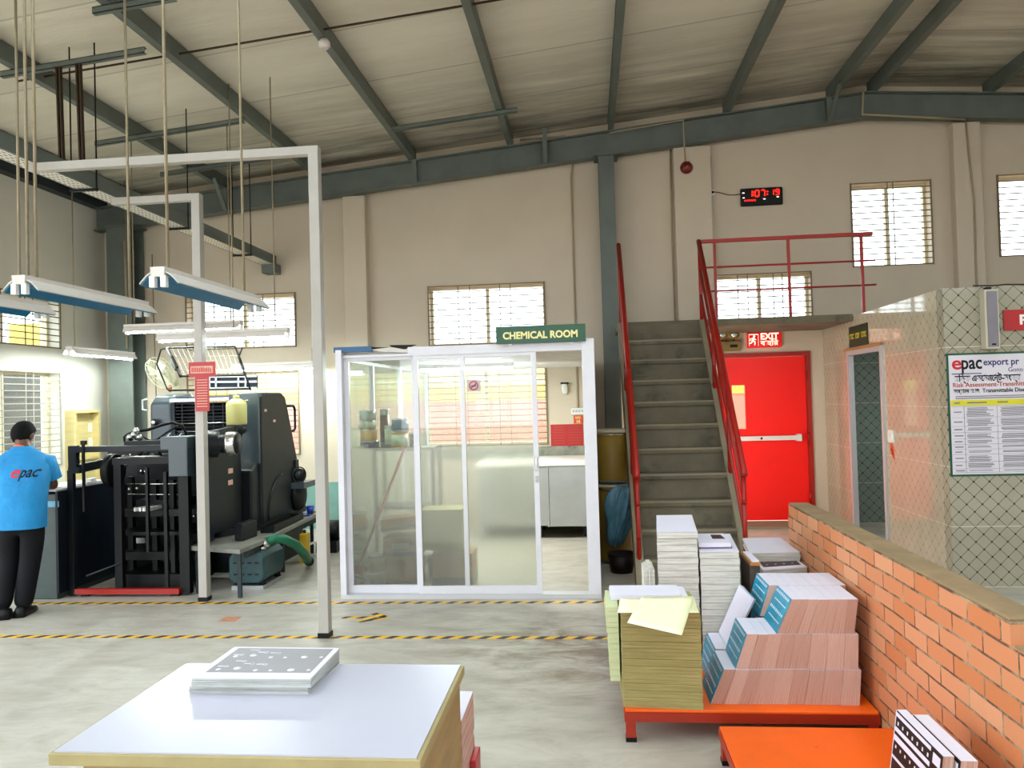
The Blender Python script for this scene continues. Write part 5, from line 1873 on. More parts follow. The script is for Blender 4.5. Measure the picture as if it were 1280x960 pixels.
tag(MB().prism([(-3.15, 6.55, .421), (-3.06, 6.52, .421), (-3.04, 6.78, .421), (-3.13, 6.82, .421)], (0, 0, .15)).build('oil_can_box', 'press_dk', bevel=.01), 'dark tin box on the foot board against the press', 'box')

# pump
t = thing('vacuum_pump', 'oily teal vacuum pump on the floor under the foot board', 'pump', (-3.05, 6.7, 0))
q = P(310, 714, Y=6.5)
px0, px1 = P(287, 714, Y=6.5).x, P(331, 714, Y=6.5).x
zc = .195
cxm = (px0 + px1) / 2
pts = []
w, h, ch_ = (px1 - px0) / 2, .135, .045
for (sx, sz) in ((-1, -1), (1, -1), (1, 1), (-1, 1)):
    for (u, v) in (((0, 1), (1, 0)) if sx * sz > 0 else ((1, 0), (0, 1))):
        pts.append((cxm + sx * (w - ch_ * u), 6.48, zc + sz * (h - ch_ * v)))
MB().prism(pts, (0, .45, 0)).build('body', 'pump', t, bevel=.015)
ft = MB()
for i in range(4):
    for j in range(2):
        ft.box(cxm - w * .7 + i * w * .4, cxm - w * .7 + i * w * .4 + .03, 6.472, 6.48, zc - .06 + j * .1, zc - .05 + j * .1)
ft.build('vent_slots', 'black', t)
MB().box(cxm - w * .9, cxm + w * .9, 6.5, 6.95, 0.0, .035).build('base_plate', 'stainless', t)
for (x, y) in ((cxm - w * .7, 6.55), (cxm + w * .7, 6.55), (cxm - w * .7, 6.88), (cxm + w * .7, 6.88)):
    MB().cyl((x, y, .03), (x, y, .075), .03, 12).build('rubber_foot', 'rubber', t)
MB().cyl((cxm + w * .55, 6.62, .32), (cxm + w * .55, 6.62, .36), .035, 14).build('oil_cap', 'chrome', t)
hs = [P(*p, Y=y) for p, y in (((332, 679), 6.65), ((342, 673), 6.68), ((356, 674), 6.75), ((370, 681), 6.9), ((381, 693), 7.15), ((386, 702), 7.4))]
hs[-1].z = .05
t2 = thing('vacuum_hose', 'thick green hose from the pump curving down to the floor', 'hose', hs[0])
MB().tube(hs, .042, 14).build('hose', 'hose', t2)
MB().tube([hs[0] + (hs[0] - hs[1]) * .4, hs[0].lerp(hs[1], .25)], .046, 14).build('hose_clamp', 'chrome', t2)
MB().tube([hs[-2].lerp(hs[-1], .75), hs[-1] + Vector((0, .02, 0))], .046, 14).build('hose_end', 'rubber', t2)
t = thing('yellow_can', 'small yellow plastic can on the floor behind the green hose', 'can', (-2.92, 7.6, 0))
q = P(380, 678, Y=7.6)
MB().box(q.x - .045, q.x + .035, 7.58, 7.68, 0, .3).build('body', 'yellow_plastic', t, bevel=.012)
MB().cyl((q.x - .005, 7.63, .3), (q.x - .005, 7.63, .33), .016, 12).build('cap', 'black', t)
tag(MB().tube([P(384, 679, Y=7.75), P(388, 680, Y=7.7), P(393, 678, Y=7.7), P(397, 676, Y=7.7)], .012, 8).build('white_pipe', 'white'), 'short white pipe behind the yellow can near the foot board', 'pipe')
t = thing('floor_pump_motor', 'black motor unit on the floor at the far end of the foot board', 'motor', (-2.85, 8.2, 0))
MB().box(-2.98, -2.75, 8.1, 8.45, 0, .12).build('base', 'black', t)
MB().lathe((-2.98, 8.28, .22), [(.10, 0), (.11, .02), (.11, .2), (.09, .23), (0, .23)], 20, axis=(1, 0, 0)).build('motor', 'black', t)

# ================================================================== WORKER


def skin_mesh(name, chains, mat_, parent, sub=2):
    """chains: list of (points, radii); the first point of the later chains is welded to an existing one"""
    verts, edges, rad = [], [], []

    def idx(p):
        for i, v in enumerate(verts):
            if (v - p).length < 1e-4:
                return i
        return -1
    for pts, rs in chains:
        prev = None
        for p, r in zip(pts, rs):
            p = Vector(p)
            i = idx(p)
            if i < 0:
                verts.append(p)
                rad.append(r)
                i = len(verts) - 1
            if prev is not None:
                edges.append((prev, i))
            prev = i
    me = bpy.data.meshes.new(name)
    og = ORG[parent.name]
    me.from_pydata([tuple(v - og) for v in verts], edges, [])
    ob = bpy.data.objects.new(name, me)
    COL.objects.link(ob)
    sk = ob.modifiers.new('skin', 'SKIN')
    sk.use_smooth_shade = True
    lay = me.skin_vertices[0].data
    for i, r in enumerate(rad):
        rr = r if isinstance(r, tuple) else (r, r)
        lay[i].radius = rr
        lay[i].use_root = (i == 0)
    ss = ob.modifiers.new('sub', 'SUBSURF')
    ss.levels = sub
    ss.render_levels = sub
    dg = bpy.context.evaluated_depsgraph_get()
    m2 = bpy.data.meshes.new_from_object(ob.evaluated_get(dg))
    bpy.data.objects.remove(ob)
    bpy.data.meshes.remove(me)
    m2.materials.clear()
    m2.materials.append(M[mat_])
    for p in m2.polygons:
        p.use_smooth = True
    o = bpy.data.objects.new(name, m2)
    COL.objects.link(o)
    o.parent = parent
    ORG[o.name] = og
    return o


pe = thing('person', 'person in blue T-shirt and black trousers bending over the console, seen from behind', 'person', (-4.55, 5.72, 0))
pelv = Vector((-4.53, 5.74, .83))
wst = Vector((-4.555, 5.78, .98))
chst = Vector((-4.61, 5.87, 1.15))
upc = Vector((-4.65, 5.93, 1.235))
nek = Vector((-4.695, 5.985, 1.315))
hed0 = Vector((-4.725, 6.02, 1.37))
hed1 = Vector((-4.735, 6.045, 1.43))
rhip, lhip = pelv + Vector((.085, 0.02, -.06)), pelv + Vector((-.085, -.02, -.06))
rkn, lkn = Vector((-4.475, 5.77, .45)), Vector((-4.655, 5.76, .45))
ran, lan = Vector((-4.50, 5.70, .09)), Vector((-4.60, 5.60, .11))
rto, lto = Vector((-4.53, 5.82, .035)), Vector((-4.70, 5.57, .045))
rsh, lsh = Vector((-4.485, 5.96, 1.21)), Vector((-4.80, 5.90, 1.21))
rel, lel = Vector((-4.45, 6.02, .985)), Vector((-4.93, 5.97, .99))
rwr, lwr = Vector((-4.66, 6.20, .975)), Vector((-4.90, 6.20, .98))
# body in one surface (head, trunk, arms, legs)
body = skin_mesh('body', [
    ([pelv, wst, chst, upc, nek, hed0, hed1], [.10, .095, .09, .06, .048, .07, .078]),
    ([pelv, rhip, rkn, ran, rto], [.11, .08, .053, .036, .03]),
    ([pelv, lhip, lkn, lan, lto], [.11, .08, .053, .036, .03]),
    ([upc, rsh, rel, rwr], [.07, .042, .036, .026]),
    ([upc, lsh, lel, lwr], [.07, .042, .036, .026]),
], 'skin', pe)


def hand(side, w, dirv):
    d = Vector(dirv).normalized()
    lat = Vector((0, 0, 1)).cross(d).normalized() * side
    ch = []
    palm0 = w + d * .015
    palm = w + d * .06
    ch.append(([w, palm0, palm], [.022, (.026), (.028)]))
    for i, (o, L) in enumerate(((.028, .062), (.0095, .072), (-.0095, .068), (-.027, .052))):
        b = palm + lat * o + d * .015
        ch.append(([palm, b, b + d * L * .5 + Vector((0, 0, -.004)), b + d * L + Vector((0, 0, -.018))], [.028, .0095, .0085, .007]))
    tb = palm0 + lat * .032
    ch.append(([palm0, tb, tb + d * .03 + lat * .012, tb + d * .055 + lat * .008], [.026, .011, .010, .008]))
    return ch


skin_mesh('hand', hand(-1, rwr, (-.5, 1, -.03)), 'skin', pe, 1)
skin_mesh('hand', hand(1, lwr, (.12, 1, -.02)), 'skin', pe, 1)
# face details and ears on the head
hc = Vector((-4.735, 6.04, 1.42))
fd = Vector((.02, .86, -.5)).normalized()     # where the face looks
fu = Vector((0, .5, .86)).normalized()
fr_ = fd.cross(fu).normalized()
fm = MB()
def ell(mb, c, rx, ry, rz, B, n=14, mrow=9, mi=0):
    vs, fs = [], []
    for i in range(mrow + 1):
        ph_ = pi * i / mrow
        for k in range(n):
            a = 2 * pi * k / n
            v = (math.sin(ph_) * math.cos(a) * rx, math.sin(ph_) * math.sin(a) * ry, math.cos(ph_) * rz)
            vs.append(c + B[0] * v[0] + B[1] * v[1] + B[2] * v[2])
    for i in range(mrow):
        for k in range(n):
            k2 = (k + 1) % n
            fs.append((i * n + k, (i + 1) * n + k, (i + 1) * n + k2, i * n + k2))
    mb.add(vs, fs, mi, True)
B3 = (fr_, fd, fu)
ell(fm, hc + fd * .085 - fu * .01, .014, .02, .026, B3)
ell(fm, hc + fd * .075 - fu * .055, .026, .012, .009, B3)
for s in (-1, 1):
    ell(fm, hc + fr_ * (s * .082) - fu * .012, .011, .02, .031, B3)
fm.build('facial_features', 'skin', pe)
em = MB()
for s in (-1, 1):
    ell(em, hc + fd * .075 + fr_ * (s * .03) + fu * .012, .013, .008, .008, B3)
em.build('eyes', 'white', pe)
hm = MB()
vs, fs = [], []
n_, mr = 26, 14
random.seed(4)
for i in range(mr + 1):
    ph_ = pi * .80 * i / mr
    for k in range(n_):
        a = 2 * pi * k / n_
        dx_, dy_, dz_ = math.sin(ph_) * math.cos(a), math.sin(ph_) * math.sin(a), math.cos(ph_)
        r = 1.0 + random.uniform(-.02, .02)
        if dy_ > .25 and dz_ < .35:
            r = .80
        vs.append(hc + fr_ * dx_ * .088 * r + fd * (dy_ * .1 * r - .006) + fu * (dz_ * .108 * r + .012))
for i in range(mr):
    for k in range(n_):
        k2 = (k + 1) % n_
        fs.append((i * n_ + k, (i + 1) * n_ + k, (i + 1) * n_ + k2, i * n_ + k2))
hm.add(vs, fs, 0, True)
hm.build('hair', 'hair', pe)
# clothes
sv, fv = Vector((.97, .24, 0)), Vector((-.24, .97, 0))


def loft(name, rings, mat_, n=36, fold=0., cap0=False, cap1=False, sub_=True):
    """rings: (centre, axis u, axis v, ru, rv) joined into one cloth tube"""
    vs, fs = [], []
    for i, (c, u, v, ru, rv) in enumerate(rings):
        for k in range(n):
            a = 2 * pi * k / n
            w_ = 1 + fold * (math.sin(5 * a + i * .9) + .6 * math.sin(8 * a - i * 1.7))
            ca, sa = math.cos(a), math.sin(a)
            q_ = (abs(ca) ** 2.6 + abs(sa) ** 2.6) ** (-1 / 2.6)
            vs.append(c + u * (ca * q_ * ru * w_) + v * (sa * q_ * rv * w_))
    for i in range(len(rings) - 1):
        for k in range(n):
            k2 = (k + 1) % n
            fs.append((i * n + k, i * n + k2, (i + 1) * n + k2, (i + 1) * n + k))
    return vs, fs


def spine(z):
    pts = [Vector((-4.52, 5.73, .66)), Vector((-4.53, 5.74, .83)), Vector((-4.555, 5.78, .98)), Vector((-4.61, 5.865, 1.15)), Vector((-4.65, 5.93, 1.24)), Vector((-4.695, 5.985, 1.34))]
    for a, b in zip(pts[:-1], pts[1:]):
        if a.z <= z <= b.z:
            return a.lerp(b, (z - a.z) / (b.z - a.z))
    return pts[-1]


rg = []
for z, ru, rv in ((.69, .178, .135), (.75, .180, .136), (.82, .182, .136), (.90, .184, .136), (.98, .19, .138), (1.05, .198, .14), (1.12, .206, .14), (1.18, .208, .132), (1.225, .195, .118), (1.262, .158, .098), (1.29, .112, .088), (1.315, .08, .074), (1.33, .066, .064)):
    rg.append((spine(z) + fv * (.0 if z < 1.2 else -.012), sv, fv, ru, rv))
sm_ = MB()
vs, fs = loft('torso', rg, 'shirt', fold=.010)
sm_.add(vs, fs, 0, True)
for sh, el, sg in ((rsh, rel, 1), (lsh, lel, -1)):
    a0 = sh - sv * (.07 * sg) + Vector((0, 0, -.03))
    dd = (el - sh).normalized()
    out = (sv * sg - dd * (sv * sg).dot(dd)).normalized()
    oth = dd.cross(out).normalized()
    rr_ = []
    for c, ru, rv, ax in ((a0, .085, .085, 0), (sh + Vector((0, 0, -.02)), .082, .088, .5), (sh.lerp(el, .3), .076, .08, 1), (sh.lerp(el, .55), .074, .076, 1), (sh.lerp(el, .74), .073, .074, 1)):
        rr_.append((c, out.lerp(Vector((0, 0, 1)), (1 - ax) * .6).normalized(), oth, ru, rv))
    vs, fs = loft('sleeve', rr_, 'shirt', n=22, fold=.012)
    if sg < 0:
        fs = [f[::-1] for f in fs]
    sm_.add(vs, fs, 0, True)
shirt = sm_.build('tshirt', 'shirt', pe)
tr = skin_mesh('trousers', [
    ([pelv + Vector((0, 0, .06)), pelv + Vector((0, 0, -.05))], [(.15, .115), (.15, .12)]),
    ([pelv + Vector((0, 0, -.05)), rhip + Vector((.0, 0, -.08)), rkn, ran + Vector((0, 0, -.04))], [.15, .102, .082, .074]),
    ([pelv + Vector((0, 0, -.05)), lhip + Vector((.0, 0, -.08)), lkn, lan + Vector((0, 0, -.05))], [.15, .102, .082, .074]),
], 'trouser', pe)
MB().ring(nek + Vector((-.005, -.005, -.012)), .062, .012, axis=(.12, .5, .85), n=24, k=8).build('lanyard', 'lanyard', pe)
for a_, b_ in ((ran, rto), (lan, lto)):
    d = (b_ - a_); d.z = 0; d = d.normalized()
    s = Vector((-d.y, d.x, 0))
    base = Vector((a_.x, a_.y, .0)) - d * .05
    lift = 0
    prof = [(-.02, .038, .075), (.03, .042, .095), (.09, .045, .075), (.16, .05, .05), (.225, .04, .04), (.25, .015, .025)]
    vs, fs = [], []
    for (u, w_, h_) in prof:
        for (sx, z) in ((-1, 0), (-1.0, h_ * .55), (-.55, h_), (.55, h_), (1.0, h_ * .55), (1, 0)):
            vs.append(base + d * u + s * (w_ * sx) + Vector((0, 0, z)))
    k = 6
    for i in range(len(prof) - 1):
        for j in range(k):
            j2 = (j + 1) % k
            fs.append((i * k + j, (i + 1) * k + j, (i + 1) * k + j2, i * k + j2))
    fs.append(list(range(k)))
    fs.append([(len(prof) - 1) * k + j for j in range(k)][::-1])
    MB().add(vs, fs, 0, True).build('shoe', 'shoe', pe)
# print on the back of the shirt
def project_text(body, size, x, z, m_, name, fit):
    o = text_mesh(body, size, R_FRONT, (x, 5.4, z), m_, name, pe, offset=.0015, extrude=0, fit=fit)
    og = ORG[pe.name]
    sm = shirt.data
    tree = BVHTree.FromPolygons([v.co.copy() for v in sm.vertices], [tuple(p.vertices) for p in sm.polygons])
    bm = bmesh.new()
    bm.from_mesh(o.data)
    bmesh.ops.triangulate(bm, faces=bm.faces[:])
    bmesh.ops.subdivide_edges(bm, edges=[e for e in bm.edges if e.calc_length() > .012], cuts=1, use_grid_fill=False)
    for v in bm.verts:
        hit = tree.ray_cast(Vector((v.co.x, v.co.y, v.co.z)), Vector((0, 1, 0)))
        if hit[0] is not None:
            v.co = hit[0] + Vector((0, -.003, .001))
        else:
            v.co.y = 5.66 - og.y
    bm.to_mesh(o.data)
    bm.free()
q = P(14, 594, Y=5.715)
q2 = P(40, 594, Y=5.715)
LW_ = q2.x - q.x
project_text('e', .13, q.x, q.z - .02, 'ink_red', 'logo_letter', LW_ * .34)
project_text('pac', .12, q.x + LW_ * .38, q.z - .02, 'ink', 'logo_lettering', LW_ * .62)
# ================================================================== FOREGROUND
# white topped table
TZ_ = .75
tl, trr, bl, br = P(235, 827, Z=TZ_), P(572, 832, Z=TZ_), P(60, 938, Z=TZ_), P(515, 951, Z=TZ_)
x0, x1 = (tl.x + bl.x) / 2, (P(580, 837, Z=TZ_).x + P(521, 951, Z=TZ_).x) / 2
y0, y1 = (bl.y + br.y) / 2, (tl.y + trr.y) / 2
t = thing('work_table', 'white topped plywood table in the foreground', 'table', ((x0 + x1) / 2, (y0 + y1) / 2, 0))
MB().box(x0 + .012, x1 - .012, y0 + .008, y1 - .006, TZ_ - .004, TZ_).build('white_top', 'white_top', t)
MB().box(x0, x1, y0, y1, TZ_ - .034, TZ_ - .0035).build('edge_board', 'ply_edge', t, bevel=.003)
MB().box(x0 + .06, x1 - .012, y0 + .05, y0 + .07, .06, TZ_ - .034).build('front_panel', 'ply', t)
MB().box(x0 + .06, x0 + .08, y0 + .07, y1 - .03, .06, TZ_ - .034).build('side_panel', 'ply', t)
MB().box(x1 - .032, x1 - .012, y0 + .07, y1 - .03, .06, TZ_ - .034).build('side_panel', 'ply', t)
MB().box(x0 + .08, x1 - .032, y1 - .05, y1 - .03, .06, TZ_ - .034).build('back_panel', 'ply', t)
for (x, y) in ((x0 + .06, y0 + .05), (x1 - .072, y0 + .05), (x0 + .06, y1 - .09), (x1 - .072, y1 - .09)):
    MB().box(x, x + .06, y, y + .06, 0, .06).build('foot', 'ply_edge', t)

# two piles of printed covers on the table
def quadz(pts, Z):
    return [P(x, y, Z=Z) for x, y in pts]
random.seed(2)
zb = TZ_ + .0005
def pile(name, label, quad, z, n, th, mats, group=None, jit=.004, cat='paper stack', sheets=None):
    """pile of n reams between z and z+n*th on a ground quad (front-left, front-right, back-right, back-left)"""
    t = thing(name, label, cat, (sum(p.x for p in quad) / 4, sum(p.y for p in quad) / 4, z), group)
    mb = MB()
    for i in range(n):
        dx_, dy_ = random.uniform(-jit, jit), random.uniform(-jit, jit)
        q = [Vector((p.x + dx_, p.y + dy_, z + i * th)) for p in quad]
        e = .0006 if th < .015 else (.0009 if 'olive' in label else .002)
        mb.hexa(q + [v + Vector((0, 0, th - e)) for v in q])
    mb.build('sheets', mats[0], t)
    q = [Vector((p.x, p.y, z + n * th - .0004)) for p in quad]
    if len(mats) > 1:
        MB().prism(q, (0, 0, .0025)).build('top_sheet', mats[1], t)
    return t
Zt = TZ_ + .052
low = quadz([(236.5, 867), (385, 868.5), (424, 829), (285, 826)], TZ_)
pile('cover_pile', 'lower pile of sheets on the white table', low, zb, 4, .0055, ['edge_g', 'paper_w'], jit=.0015)
top = quadz([(239, 847), (388, 848), (424, 810), (293, 808.5)], Zt)
tp = pile('cover_pile', 'upper pile of covers printed grey with white marks on the white table', top, zb + .0245, 4, .0062, ['edge_g', 'paper_w'], jit=.0015)
zz = zb + .0245 + 4 * .0062 + .0022
def inq(u, v, z):
    a = top[0].lerp(top[1], u); b = top[3].lerp(top[2], u)
    p = a.lerp(b, v)
    return Vector((p.x, p.y, z))
MB().prism([inq(.06, .16, zz), inq(.955, .16, zz), inq(.955, .955, zz), inq(.06, .955, zz)], (0, 0, .0008)).build('grey_print', 'grey_print', tp)
mk = MB()
for row in range(2):
    for j, (u, v, s) in enumerate(((.12, .22, .02), (.27, .26, .026), (.45, .2, .018), (.58, .2, .014), (.75, .22, .026), (.9, .22, .014))):
        c = inq(u + .02, v + row * .42 + .02, zz + .0008)
        mk.lathe(c, [(s * .45, 0), (s * .45, .0006), (0, .0006)], 10)
    for (u, v) in ((.1, .33), (.3, .42), (.2, .5), (.42, .40)):
        c = inq(u, v + row * .38, zz + .0008)
        mk.box(c.x, c.x + .02, c.y, c.y + .004, c.z, c.z + .0006)
        mk.ring(c + Vector((.028, 0, .0002)), .006, .001, n=12, k=4)
mk.build('white_marks', 'paper_w', tp)
# stack standing beside the table
X_ = -.595
t = thing('paper_stack', 'tall pinkish stack of sheets on the floor at the right end of the table', 'paper stack', (X_ + .08, 2.5, 0))
zt = P(591, 865, X=X_ + .155)
zf = Vector((0, y1 + .012, 0))
mb = MB()
for i in range(26):
    h = zt.z / 26
    j = random.uniform(-.0015, .0015)
    mb.box(X_ + j, X_ + .155 + j, zf.y + j, zt.y + j, i * h + .0003, (i + 1) * h - .0003)
mb.build('sheets', 'edge_pz', t)
MB().box(X_, X_ + .1545, zf.y, zt.y, zt.z - .0002, zt.z + .002).build('top_sheet', 'paper_w', t)
tag(MB().box(X_ + .159, X_ + .178, zt.y - .12, zt.y - .01, .0, P(598, 931, X=X_ + .17).z).build('red_folder', 'mop_red', bevel=.003), 'red folder standing against the tall stack beside the table', 'folder')

# ---------------- orange platforms
PZ = .15
def platform(label, x0, x1, y0, y1, z=PZ):
    t = thing('platform', label, 'platform', ((x0 + x1) / 2, (y0 + y1) / 2, 0), 'orange platforms')
    MB().box(x0 + .004, x1 - .004, y0 + .004, y1 - .004, z - .012, z).build('deck', 'orange', t, bevel=.003)
    f = MB()
    for (a, b, c, d) in ((x0, x1, y0, y0 + .03), (x0, x1, y1 - .03, y1), (x0, x0 + .03, y0, y1), (x1 - .03, x1, y0, y1)):
        f.box(a, b, c, d, z - .055, z - .012)
    f.build('frame', 'orange_shade', t)
    for (x, y) in ((x0 + .005, y0 + .005), (x1 - .05, y0 + .005), (x0 + .005, y1 - .05), (x1 - .05, y1 - .05)):
        MB().box(x, x + .045, y, y + .045, .02, z - .055).build('leg', 'orange_shade', t)
        MB().box(x - .002, x + .047, y - .002, y + .047, 0, .02).build('foot', 'black', t)
    return t
platform('far orange platform carrying the olive stack and the teal books', .125, 1.262, 3.62, 5.42)
platform('near empty orange platform in the lower right corner', .525, 1.255, 2.35, 3.46)

random.seed(12)
def box_quad(xa, xb, ya, yb):
    return [Vector((xa, ya, 0)), Vector((xb, ya, 0)), Vector((xb, yb, 0)), Vector((xa, yb, 0))]
# olive stack
oq = [P(780, 884, Z=PZ), P(879.5, 888, Z=PZ)]
oz = P(830, 762, Y=oq[0].y).z
bk = .36
q = [oq[0], oq[1], oq[1] + Vector((0, bk, 0)), oq[0] + Vector((-.01, bk, 0))]
for p in q: p.z = 0
t = pile('paper_stack', 'tall olive stack of sheets at the front left of the far platform', q, PZ + .0005, 28, (oz - PZ) / 28, ['edge_o'], jit=.0022)
lq = [Vector((q[0].x - .022, q[0].y + .05, 0)), Vector((q[0].x - .004, q[0].y + .05, 0)), Vector((q[3].x - .004, q[3].y - .02, 0)), Vector((q[3].x - .022, q[3].y - .02, 0))]
mb = MB()
for i in range(14):
    z = PZ + .1 + i * (oz - PZ - .1) / 14
    j = random.uniform(-.006, .004)
    mb.box(q[3].x - .045 + j - .012 * (i > 8), q[3].x - .002, q[0].y + .06, q[3].y + .01, z, z + (oz - PZ - .1) / 14 - .002)
mb.build('loose_side_sheets', 'paper_g', t)
# white bundle on it and loose yellow sheets
wq = [P(770, 757, Z=oz), P(866, 757, Z=oz), P(862, 742, Z=oz), P(768, 740, Z=oz)]
yb_ = q[3].y
t = thing('paper_bundle', 'low white bundle of sheets lying on the olive stack', 'paper stack', ((q[0].x + q[1].x) / 2, q[0].y + .25, oz))
mb = MB()
for i in range(4):
    j = random.uniform(-.006, .006)
    mb.box(q[0].x - .04 + j, q[1].x - .03 + j - .03 * (i == 3), q[0].y + .17, q[3].y + .01 + j, oz + .001 + i * .006, oz + .0065 + i * .006)
mb.build('sheets', 'paper_w', t)
def sheet(label, pts, z, dz=(0, 0, 0, 0)):
    vs = [P(x, y, Z=z) for x, y in pts]
    vs = [Vector((v.x, v.y, z + d)) for v, d in zip(vs, dz)]
    N = 8
    gv, gf = [], []
    for i in range(N + 1):
        for j in range(N + 1):
            u, v = i / N, j / N
            p = (vs[0].lerp(vs[1], u)).lerp(vs[3].lerp(vs[2], u), v)
            p.z += .004 * math.sin(u * 5) * math.sin(v * 4)
            gv.append(p)
    for i in range(N):
        for j in range(N):
            a = i * (N + 1) + j
            gf.append((a, a + N + 1, a + N + 2, a + 1))
    mb = MB()
    mb.add(gv, gf, 0, True)
    o = mb.build('loose_sheet', 'paper_y')
    s = o.modifiers.new('thick', 'SOLIDIFY')
    s.thickness = .0012
    s.offset = 1
    tag(o, label, 'paper', 'pale yellow sheets on the olive stack')
zs = oz + .028
sheet('wide pale yellow sheet under the other on the olive stack', [(772, 766), (874, 766), (868, 748), (775, 748)], oz + .026)
sheet('folded pale yellow sheet hanging over the front of the olive stack', [(784, 775), (852, 788), (867, 749), (802, 746)], zs + .004, (-.012, -.02, 0.01, 0))

# tall white stacks behind
def white_stack(label, px0, px1, pyf, pyb, Yf, n, skew=0, m_='edge_w'):
    a = P(px0, pyf, Y=Yf); b = P(px1, pyf, Y=Yf)
    z = a.z
    c = P(px0 + 1, pyb, Z=z)
    dep = c.y - Yf
    q = [Vector((a.x, Yf, 0)), Vector((b.x, Yf, 0)), Vector((b.x + skew, Yf + dep, 0)), Vector((a.x + skew, Yf + dep, 0))]
    th = (z - PZ) / n
    return pile('paper_stack', label, q, PZ + .0005, n, th, [m_, 'paper_w'], jit=.0025), q, z
t1, q1_, z1_ = white_stack('tallest white stack of sheets in front of the stairs', 821, 871.5, 665.5, 644.5, 4.30, 20, .05)
t2, q2_, z2_ = white_stack('white stack of sheets right of the tallest stack, with a booklet on top', 874.8, 924, 690.5, 668, 4.30, 17, .05)
t = thing('booklet', 'thin white booklet with a dark printed square on the right white stack', 'booklet', (q2_[0].x + .08, 4.25, z2_))
bq = [Vector((q2_[0].x + .004, 4.37, 0)), Vector((q2_[1].x - .03, 4.37, 0)), Vector((q2_[1].x - .02, 4.67, 0)), Vector((q2_[0].x + .03, 4.67, 0))]
bz = z2_ + .003
MB().prism([Vector((v.x, v.y, bz + .012)) for v in bq], (0, 0, .022)).build('pages', 'paper_w', t)
MB().prism([Vector((v.x + .01, v.y + .02, bz)) for v in bq], (0, 0, .011)).build('lower_pages', 'grey_print', t)
def bi(u, v): 
    return bq[0].lerp(bq[1], u).lerp(bq[3].lerp(bq[2], u), v)
MB().prism([Vector((bi(u, v).x, bi(u, v).y, bz + .034)) for u, v in ((.5, .42), (.92, .42), (.86, .85), (.5, .85))], (0, 0, .001)).build('dark_print', 'dark_print', t)
# small standing block at the left back
a_ = P(806, 742, Y=4.34); b_ = P(818.5, 709, Y=4.34)
t = thing('signature_block', 'small cream block of folded sheets standing behind the tallest stack', 'paper stack', ((a_.x + b_.x) / 2, 4.45, PZ))
mb = MB()
for i in range(5):
    xx = a_.x + i * (b_.x - a_.x) / 5
    mb.box(xx, xx + (b_.x - a_.x) / 5 - .002, 4.34 + .004 * (i % 2), 4.56, PZ + .0005, b_.z - .008 * abs(i - 2.5))
mb.build('sheets', 'edge_w', t)

# stacks near the brick wall
def wall_stack(label, quad_px, Z, z0, mats, n, jit=.004):
    q = [P(x, y, Z=Z) for x, y in quad_px]
    for p in q: p.x = min(p.x, BX - .012)
    th = (Z - z0) / n
    return pile('paper_stack', label, q, z0, n, th, mats, jit=jit), q
Zd = .565
t, q = wall_stack('pile of sheets with a dark printed top by the far end of the brick wall', [(954, 713), (1009, 709), (979, 687), (934.5, 689)], Zd, PZ + .0005, ['edge_w', 'paper_w'], 12)
def qi(u, v, z):
    p = q[0].lerp(q[1], u).lerp(q[3].lerp(q[2], u), v)
    return Vector((p.x, p.y, z))
MB().prism([qi(u, v, Zd + .002) for u, v in ((.06, .12), (.93, .12), (.95, .5), (.05, .5))], (0, 0, .001)).build('dark_print', 'dark_print', t)
mk = MB()
for i in range(4):
    for v in (.22, .38):
        c = qi(.18 + .2 * i, v, Zd + .003)
        mk.lathe(c, [(.008, 0), (.008, .0006), (0, .0006)], 8)
mk.build('pale_marks', 'paper_w', t)
Zu = .62
wall_stack('white pile of sheets lying on the dark printed pile by the brick wall', [(938, 692), (1000, 690.5), (984, 672), (929, 673)], Zu, Zd + .004, ['edge_w', 'paper_w'], 4)
a_ = P(926, 742, Y=4.35); b_ = P(948, 700, Y=4.35)
a_.x = q2_[2].x + .008
t = thing('carton', 'dark sided carton of sheets between the white stack and the teal books', 'carton', ((a_.x + b_.x) / 2, 4.5, PZ))
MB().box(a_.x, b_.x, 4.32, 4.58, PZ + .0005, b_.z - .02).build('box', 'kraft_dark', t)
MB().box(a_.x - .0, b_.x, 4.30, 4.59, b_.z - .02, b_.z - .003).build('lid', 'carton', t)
MB().box(a_.x + .01, b_.x - .005, 4.31, 4.57, b_.z - .003, b_.z + .004).build('sheets', 'paper_w', t)

# rows of thick books with teal covers leaning on each other
def page_uv(o, wd):
    uv = o.data.uv_layers.new(name='UVMap')
    for lp in o.data.loops:
        vi = lp.vertex_index
        co = o.data.vertices[vi].co
        uv.data[lp.index].uv = (0 if vi in (0, 3, 4, 7) else wd * 8, co.y * 2 + co.z * 3)


